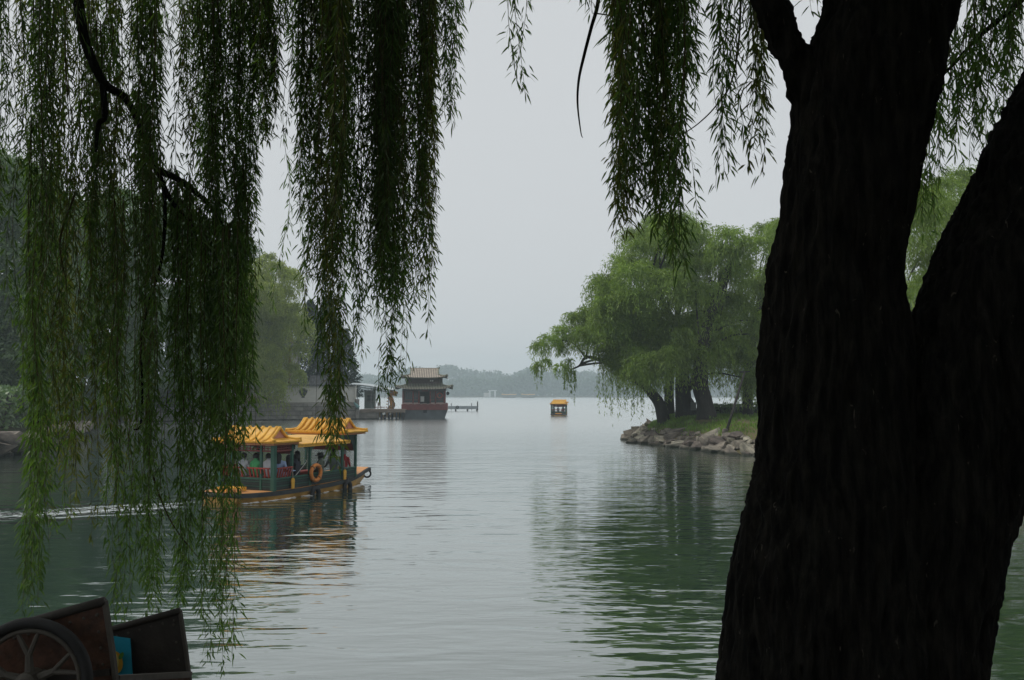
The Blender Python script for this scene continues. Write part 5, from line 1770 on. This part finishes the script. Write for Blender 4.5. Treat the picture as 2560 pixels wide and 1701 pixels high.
TY = 4.6
def px_tube(rows, Y=TY, Yslope=0.0):
    path, rad = [], []
    for py, x0, x1 in rows:
        Yk = Y + Yslope * (1701 - py) / 1701
        c = P((x0 + x1) / 2, py, Yk)
        path.append(c); rad.append((x1 - x0) / 2 / FPX * Yk - .024)
    return path, rad
A_ = px_tube([(1860, 1750, 2380), (1701, 1800, 2330), (1450, 1826, 2300), (1250, 1866, 2290), (1140, 1886, 2282), (1000, 1896, 2275), (850, 1908, 2268), (740, 1918, 2252), (600, 1940, 2262), (450, 1958, 2288), (330, 1978, 2314), (200, 1996, 2350), (70, 2046, 2378), (0, 2060, 2392), (-200, 2110, 2440), (-600, 2200, 2500)])
B_ = px_tube([(1860, 2160, 2480), (1701, 2120, 2448), (1530, 2130, 2472), (1400, 2145, 2496), (1290, 2165, 2524), (1180, 2195, 2552), (1050, 2230, 2605), (900, 2270, 2690), (740, 2325, 2760), (600, 2388, 2810), (480, 2440, 2850), (330, 2512, 2900), (180, 2580, 2960), (-150, 2740, 3080), (-500, 2900, 3180)])
C_ = px_tube([(430, 1995, 2180), (330, 1982, 2140), (250, 1976, 2090), (160, 1948, 2044), (80, 1906, 2006), (0, 1874, 1978), (-120, 1830, 1930), (-350, 1740, 1830)])
front = empty('willow_tree', (P(2130, 1701, TY).x, TY, GROUND_Z))
tag(front, 'huge nearly black forked willow trunk standing by the water', 'tree', 'willows overhanging the near bank')
fb0 = front.location
A_[0][0].z = GROUND_Z - .1; B_[0][0].z = GROUND_Z - .1
A_[1][-1] *= 1.0
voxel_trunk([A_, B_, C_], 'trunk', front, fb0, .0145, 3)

# second willow, standing out of frame; its crown hangs across the picture
left_base = Vector((-6.4, 4.2, GROUND_Z))
lw = empty('willow_tree', left_base)
tag(lw, 'overhanging willow whose long leafy branches curtain the water', 'tree', 'willows overhanging the near bank')
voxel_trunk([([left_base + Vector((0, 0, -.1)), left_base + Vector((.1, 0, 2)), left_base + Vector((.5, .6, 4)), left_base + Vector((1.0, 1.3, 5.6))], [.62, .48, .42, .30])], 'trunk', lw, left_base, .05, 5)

def limb(root, pts, r, name='limb'):
    b0 = root.location
    bark_tube([Vector(p) - b0 for p in pts], r, 8, .07, 6, pts[0][0]).build(name, M_bark_near if r[0] > .02 else M_twig, root, smooth=True)

fork = left_base + Vector((1.0, 1.3, 5.6))
# limbs carrying the curtain, above the top of the picture
limb(lw, [fork, P(-120, -240, 7.4), P(120, -250, 7.7), P(420, -280, 8.0), P(760, -270, 8.2), P(1120, -230, 8.2)], [.20, .16, .13, .11, .08, .04])
limb(lw, [fork, P(-100, -330, 6.6), P(250, -330, 6.9), P(620, -330, 7.2), P(980, -330, 7.3)], [.18, .15, .12, .09, .05])
limb(lw, [fork, P(-200, -200, 8.4), P(60, -220, 8.9), P(350, -250, 9.2), P(600, -260, 9.3)], [.18, .14, .11, .08, .04])
# the dark limb coming down through the curtain
limb(lw, [P(120, -250, 7.7), P(190, -20, 7.8), P(212, 100, 7.85), P(258, 205, 7.9), P(312, 245, 7.95), P(352, 320, 8.0), P(392, 425, 8.0), P(430, 505, 8.05), P(478, 560, 8.1), P(500, 640, 8.1)], [.06, .050, .044, .038, .033, .029, .026, .022, .016, .008])
limb(lw, [P(256, 205, 7.9), P(262, 290, 7.88), P(246, 312, 7.88), P(240, 380, 7.88)], [.03, .026, .022, .010])
limb(lw, [P(392, 425, 8.0), P(455, 455, 8.0), P(520, 510, 8.0), P(560, 570, 8.0)], [.03, .026, .02, .01])
limb(lw, [P(410, 470, 8.02), P(412, 560, 8.0), P(402, 660, 8.0), P(372, 760, 8.0), P(352, 850, 8.0), P(356, 960, 8.0), P(352, 1060, 8.0), P(335, 1075, 8.0)], [.022, .017, .014, .012, .011, .010, .009, .006], 'bare_shoot')
limb(lw, [P(378, 780, 8.0), P(372, 900, 8.0), P(368, 1120, 8.0), P(420, 1290, 8.0), P(500, 1400, 8.0)], [.010, .009, .008, .007, .003], 'bare_shoot')
limb(lw, [P(190, 480, 7.8), P(150, 600, 7.8), P(165, 700, 7.8)], [.010, .009, .004], 'bare_shoot')
# limbs of the front willow
limb(front, [P(1785, -350, TY), P(1700, -420, 5.3), P(1600, -420, 6.0), P(1450, -380, 6.4), P(1270, -330, 6.6)], [.10, .085, .07, .05, .03])
limb(front, [P(1700, -420, 5.3), P(1830, -430, 5.9), P(1900, -380, 6.1)], [.06, .05, .03])
limb(front, [P(1520, -380, 6.2), P(1502, -120, 6.2), P(1496, 0, 6.2), P(1478, 70, 6.2), P(1460, 140, 6.2), P(1447, 200, 6.2), P(1444, 260, 6.2), P(1452, 330, 6.2), P(1457, 345, 6.2)], [.025, .018, .014, .012, .011, .009, .007, .004, .002], 'bare_shoot')
limb(front, [P(1487, 34, 6.2), P(1505, 36, 6.2), P(1540, 42, 6.2), P(1600, 60, 6.2)], [.006, .005, .004, .002], 'bare_shoot')
limb(front, [P(2790, -150, 5.2), P(2660, -110, 5.7), P(2560, -5, 6.0), P(2450, 90, 6.1), P(2390, 155, 6.15), P(2330, 215, 6.2)], [.05, .035, .020, .014, .011, .006])
limb(front, [P(1700, 340, 6.1), P(1745, 310, 6.1), P(1790, 265, 6.1), P(1830, 200, 6.1), P(1850, 60, 6.1), P(1850, -200, 6.1)], [.003, .004, .005, .006, .007, .01], 'bare_shoot')

# ---- hanging branches: bundles of leafy shoots
CURTAIN = [  # root, x_top, x_bot, hw_top, hw_bot, y_top, ybot_lo, ybot_hi, shoots, Y
    ('l', 12, 8, 30, 18, -260, 470, 640, 9, 7.6),
    ('l', 70, 70, 50, 40, -260, 150, 480, 8, 8.4),
    ('l', 105, 110, 55, 50, -260, 950, 1330, 18, 8.0),
    ('l', 130, 92, 50, 24, -260, 1400, 1540, 15, 7.5),
    ('l', 190, 195, 55, 45, -260, 1100, 1360, 24, 8.2),
    ('l', 250, 255, 45, 40, -260, 700, 1200, 22, 8.6),
    ('l', 335, 335, 55, 52, -260, 1430, 1580, 24, 7.8),
    ('l', 310, 310, 55, 50, 240, 900, 1300, 20, 8.3),
    ('l', 250, 250, 120, 110, -260, 300, 600, 16, 8.8),
    ('l', 440, 452, 40, 26, 440, 1380, 1525, 18, 8.0),
    ('l', 400, 400, 40, 35, 420, 560, 900, 9, 8.2),
    ('l', 225, 225, 70, 65, 60, 800, 1120, 17, 8.1),
    ('l', 385, 385, 45, 45, 380, 700, 960, 12, 8.4),
    ('l', 470, 470, 40, 40, 480, 700, 1000, 14, 8.3),
    ('l', 600, 612, 30, 24, 400, 950, 1180, 11, 8.0),
    ('l', 612, 605, 20, 20, -260, 900, 1130, 9, 7.8),
    ('l', 100, 92, 26, 20, 300, 1430, 1550, 8, 7.6),
    ('l', 330, 330, 45, 40, 500, 1480, 1590, 10, 7.7),
    ('l', 525, 520, 28, 26, 560, 1500, 1680, 8, 7.8),
    ('l', 500, 505, 45, 38, 520, 1000, 1260, 16, 8.1),
    ('l', 565, 570, 65, 55, -260, 850, 1230, 40, 7.9),
    ('l', 555, 545, 40, 36, 560, 1450, 1690, 19, 7.7),
    ('l', 605, 605, 32, 26, -260, 500, 840, 17, 8.3),
    ('l', 545, 545, 60, 50, -260, 300, 600, 24, 8.8),
    ('l', 460, 470, 50, 45, -260, 160, 430, 9, 8.5),
    ('l', 685, 692, 40, 18, -260, 180, 365, 16, 7.9),
    ('l', 645, 650, 30, 22, -260, 100, 330, 10, 8.4),
    ('l', 790, 795, 42, 40, -260, 480, 780, 28, 8.0),
    ('l', 845, 852, 30, 28, -260, 500, 720, 17, 8.5),
    ('l', 835, 815, 28, 26, -260, 960, 1195, 17, 7.6),
    ('l', 752, 762, 8, 8, -260, 650, 880, 4, 8.0),
    ('l', 940, 940, 40, 34, -260, 620, 800, 34, 7.8),
    ('l', 985, 980, 38, 34, -260, 650, 830, 30, 8.3),
    ('l', 1040, 1030, 45, 38, -260, 480, 780, 32, 8.0),
    ('l', 900, 900, 18, 14, -260, 840, 940, 5, 7.9),
    ('l', 975, 985, 22, 20, -260, 900, 1012, 9, 7.7),
    ('l', 1035, 1045, 18, 18, -260, 700, 880, 6, 7.9),
    ('l', 1110, 1118, 40, 20, -260, 60, 335, 11, 8.0),
    ('l', 1085, 1090, 25, 22, -260, 280, 560, 10, 8.2),
    ('l', 880, 880, 170, 150, -260, 60, 240, 34, 8.6),
    ('l', 330, 330, 280, 260, -260, 40, 280, 26, 9.1),
    ('l', 620, 620, 100, 90, -260, 20, 160, 16, 8.8),
    ('f', 1278, 1292, 14, 10, -330, 190, 252, 3, 6.5),
    ('f', 1200, 1195, 30, 22, -330, -30, 18, 4, 6.5),
    ('f', 1450, 1455, 25, 18, -330, 10, 45, 4, 6.3),
    ('f', 1600, 1608, 60, 44, -380, 350, 590, 44, 6.0),
    ('f', 1640, 1655, 30, 26, -380, 450, 640, 16, 6.2),
    ('f', 1690, 1698, 20, 16, -380, 600, 725, 7, 5.9),
    ('f', 1548, 1555, 24, 16, -380, 480, 650, 9, 6.1),
    ('f', 1740, 1745, 60, 45, -380, 80, 220, 12, 6.2),
    ('f', 1815, 1812, 18, 12, -380, 350, 495, 5, 6.1),
    ('f', 1868, 1878, 26, 20, -380, 220, 440, 11, 6.0),
    ('f', 2020, 2024, 8, 6, -380, 20, 48, 2, 5.6),
    ('f', 2480, 2470, 70, 50, -200, 200, 440, 20, 6.1),
    ('f', 2400, 2392, 40, 30, 60, 200, 420, 12, 6.2),
    ('f', 2345, 2338, 26, 20, 140, 420, 640, 9, 6.3),
    ('f', 2560, 2550, 40, 40, -200, 60, 300, 10, 5.9),
]
def hanging(root, spec, rng):
    _, xt, xb, ht, hb, yt, y0, y1, cnt, Y = spec
    if cnt > 7 and xt < 640: cnt = int(cnt * .66)
    b0 = np.array(root.location)
    made = 0
    while made < cnt:
        k = min(6, cnt - made)
        made += k
        stems = MB()
        B, D, L, W = [], [], [], []
        q0 = rng.uniform(-1, 1)
        for _k in range(k):
            q = np.clip(q0 + rng.normal(0, .35), -1, 1)
            Yk = Y + rng.normal(0, .16)
            a = np.array(P(xt + q * ht, yt + rng.uniform(-10, 10), Yk))
            b_ = np.array(P(xb + np.clip(q + rng.normal(0, .2), -1.1, 1.1) * hb, rng.uniform(y0, y1), Yk + rng.normal(0, .05)))
            ln = np.linalg.norm(b_ - a)
            n = max(8, int(ln / .14))
            t = np.linspace(0, 1, n)
            ph, am = rng.uniform(0, 6.28, 2), rng.uniform(.015, .075, 2)
            fr = rng.uniform(.7, 1.6)
            path = a[None] * (1 - t)[:, None] + b_[None] * t[:, None]
            env = np.sin(math.pi * np.minimum(t * 1.4, 1) * .5)
            path[:, 0] += am[0] * np.sin(ph[0] + t * ln * fr * 2.2) * env
            path[:, 1] += am[1] * np.sin(ph[1] + t * ln * fr * 1.9) * env
            stems.tube([Vector(p - b0) for p in path], list(np.linspace(.0042, .0012, n)), 4, caps=False)
            m_ = int(ln / rng.uniform(.0145, .024))
            lf = rng.uniform(.75, 1.25)
            s = np.sort(rng.uniform(.0, 1, m_))
            bare = rng.uniform(0, 1)
            if ln > 2.5 and rng.uniform() < .35:      # a stretch without leaves
                s = s[(s < bare) | (s > bare + .16)]
            i = np.clip((s * (n - 1)).astype(int), 0, n - 2)
            f = (s * (n - 1) - i)[:, None]
            pos = path[i] * (1 - f) + path[i + 1] * f
            tan = unit(path[i + 1] - path[i])
            az = rng.uniform(0, 2 * math.pi, len(s))
            side = np.stack([np.cos(az), np.sin(az), rng.normal(0, .15, len(s))], 1)
            ang = rng.uniform(.25, 1.15, len(s))[:, None]
            # short side twigs push some leaves away from the shoot
            pos = pos + side * (rng.uniform(0, 1, len(s)) ** 2.5 * .055)[:, None]
            B.append(pos - b0[None]); D.append(tan * np.cos(ang) + side * np.sin(ang))
            L.append(lf * rng.uniform(.055, .105, len(s)) * np.clip(1.25 - s * .35, .8, 1.2)); W.append(rng.uniform(.0095, .015, len(s)))
        br = stems.build('hanging_branch', M_twig, root)
        B = np.concatenate(B); D = np.concatenate(D); L = np.concatenate(L); W = np.concatenate(W)
        me = leaf_mesh('leaves', B, D, L, W, rng, .25, fine=True)
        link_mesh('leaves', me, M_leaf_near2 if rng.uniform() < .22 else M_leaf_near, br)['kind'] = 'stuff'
rng = np.random.default_rng(81)
for lo, hi, cnt, ya, yb in ((0, 640, 40, 250, 1250), (640, 740, 5, 150, 380), (740, 1090, 22, 350, 820), (1500, 1720, 10, 250, 620), (1760, 1900, 6, 200, 430)):
    for k in range(cnt):                       # single loose shoots between the thick bunches
        x_ = rng.uniform(lo, hi)
        y_ = rng.uniform(ya, yb)
        CURTAIN.append(('l' if hi < 1200 else 'f', x_, x_ + rng.normal(0, 22), 3, 3, -260, y_, y_ + 5, 1, rng.uniform(7.4, 9.2) if hi < 1200 else rng.uniform(5.8, 6.3)))
for spec in CURTAIN:
    hanging(lw if spec[0] == 'l' else front, spec, rng)

# ---- unseen rest of both crowns, added above and behind the viewer for shade
def canopy(root, cx_, cy_, rad, z0, z1, count, seed):
    rng = np.random.default_rng(seed)
    cl = []
    for k in range(count):
        a, r = rng.uniform(0, 6.283), rad * math.sqrt(rng.uniform(0.0, 1))
        cl.append((np.array([cx_ + r * math.cos(a), cy_ + r * math.sin(a), rng.uniform(z0, z1)]) - np.array(root.location), rng.uniform(1.0, 1.7)))
    B, D, L, W = willow_strands(cl, 26, 14, rng, .26, .075, (.6, 1.5))
    Wd = B + np.array(root.location)[None]
    ok = ~in_view(Wd, 140) & ~in_view(Wd + unit(D) * .3, 140) & (Wd[:, 2] > 5.2) & (Wd[:, 1] < 11)
    B, D, L, W = B[ok], D[ok], L[ok], W[ok]
    me = leaf_mesh('crown', B, D, L, W, rng)
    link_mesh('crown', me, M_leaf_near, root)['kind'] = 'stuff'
canopy(front, 1.6, 1.5, 7.5, 6.5, 11.5, 85, 91)
canopy(lw, -4.5, 3.5, 5.5, 7.2, 11.5, 34, 92)
limb(front, [P(2300, -500, TY), Vector((2.2, 2.0, 8.0)), Vector((1.0, -2.0, 9.5)), Vector((0, -4.5, 10))], [.30, .24, .16, .08])
limb(front, [P(3000, -500, TY), Vector((4.5, 3.0, 8.0)), Vector((6.5, 0, 9.5))], [.28, .2, .1])
for k, (x, y, lab) in enumerate(((1.5, -8.5, 'unseen willow added behind the viewpoint to shade the trunk and cart'), (9, -5.5, 'unseen willow added landward of the forked trunk for shade'))):  # out-of-view trees added to keep the trunk and cart dark
    rng = np.random.default_rng(95 + k)
    cl = [(np.array([x + rng.uniform(-4.5, 4.5), y + rng.uniform(-2.5, 2.5), rng.uniform(3.5, 12)]), rng.uniform(1.2, 2.2)) for _ in range(42)]
    tree('willow_tree', lab, 'tree', 'unseen willows added for shade behind the viewpoint', [Vector((x, y, GROUND_Z - .1)), Vector((x + .2, y, 5)), Vector((x - .1, y + .2, 8)), Vector((x, y, 11))], [.5, .4, .3, .15], cl, 'willow', M_leaf_near, rng, .34, .11, 16, 12)
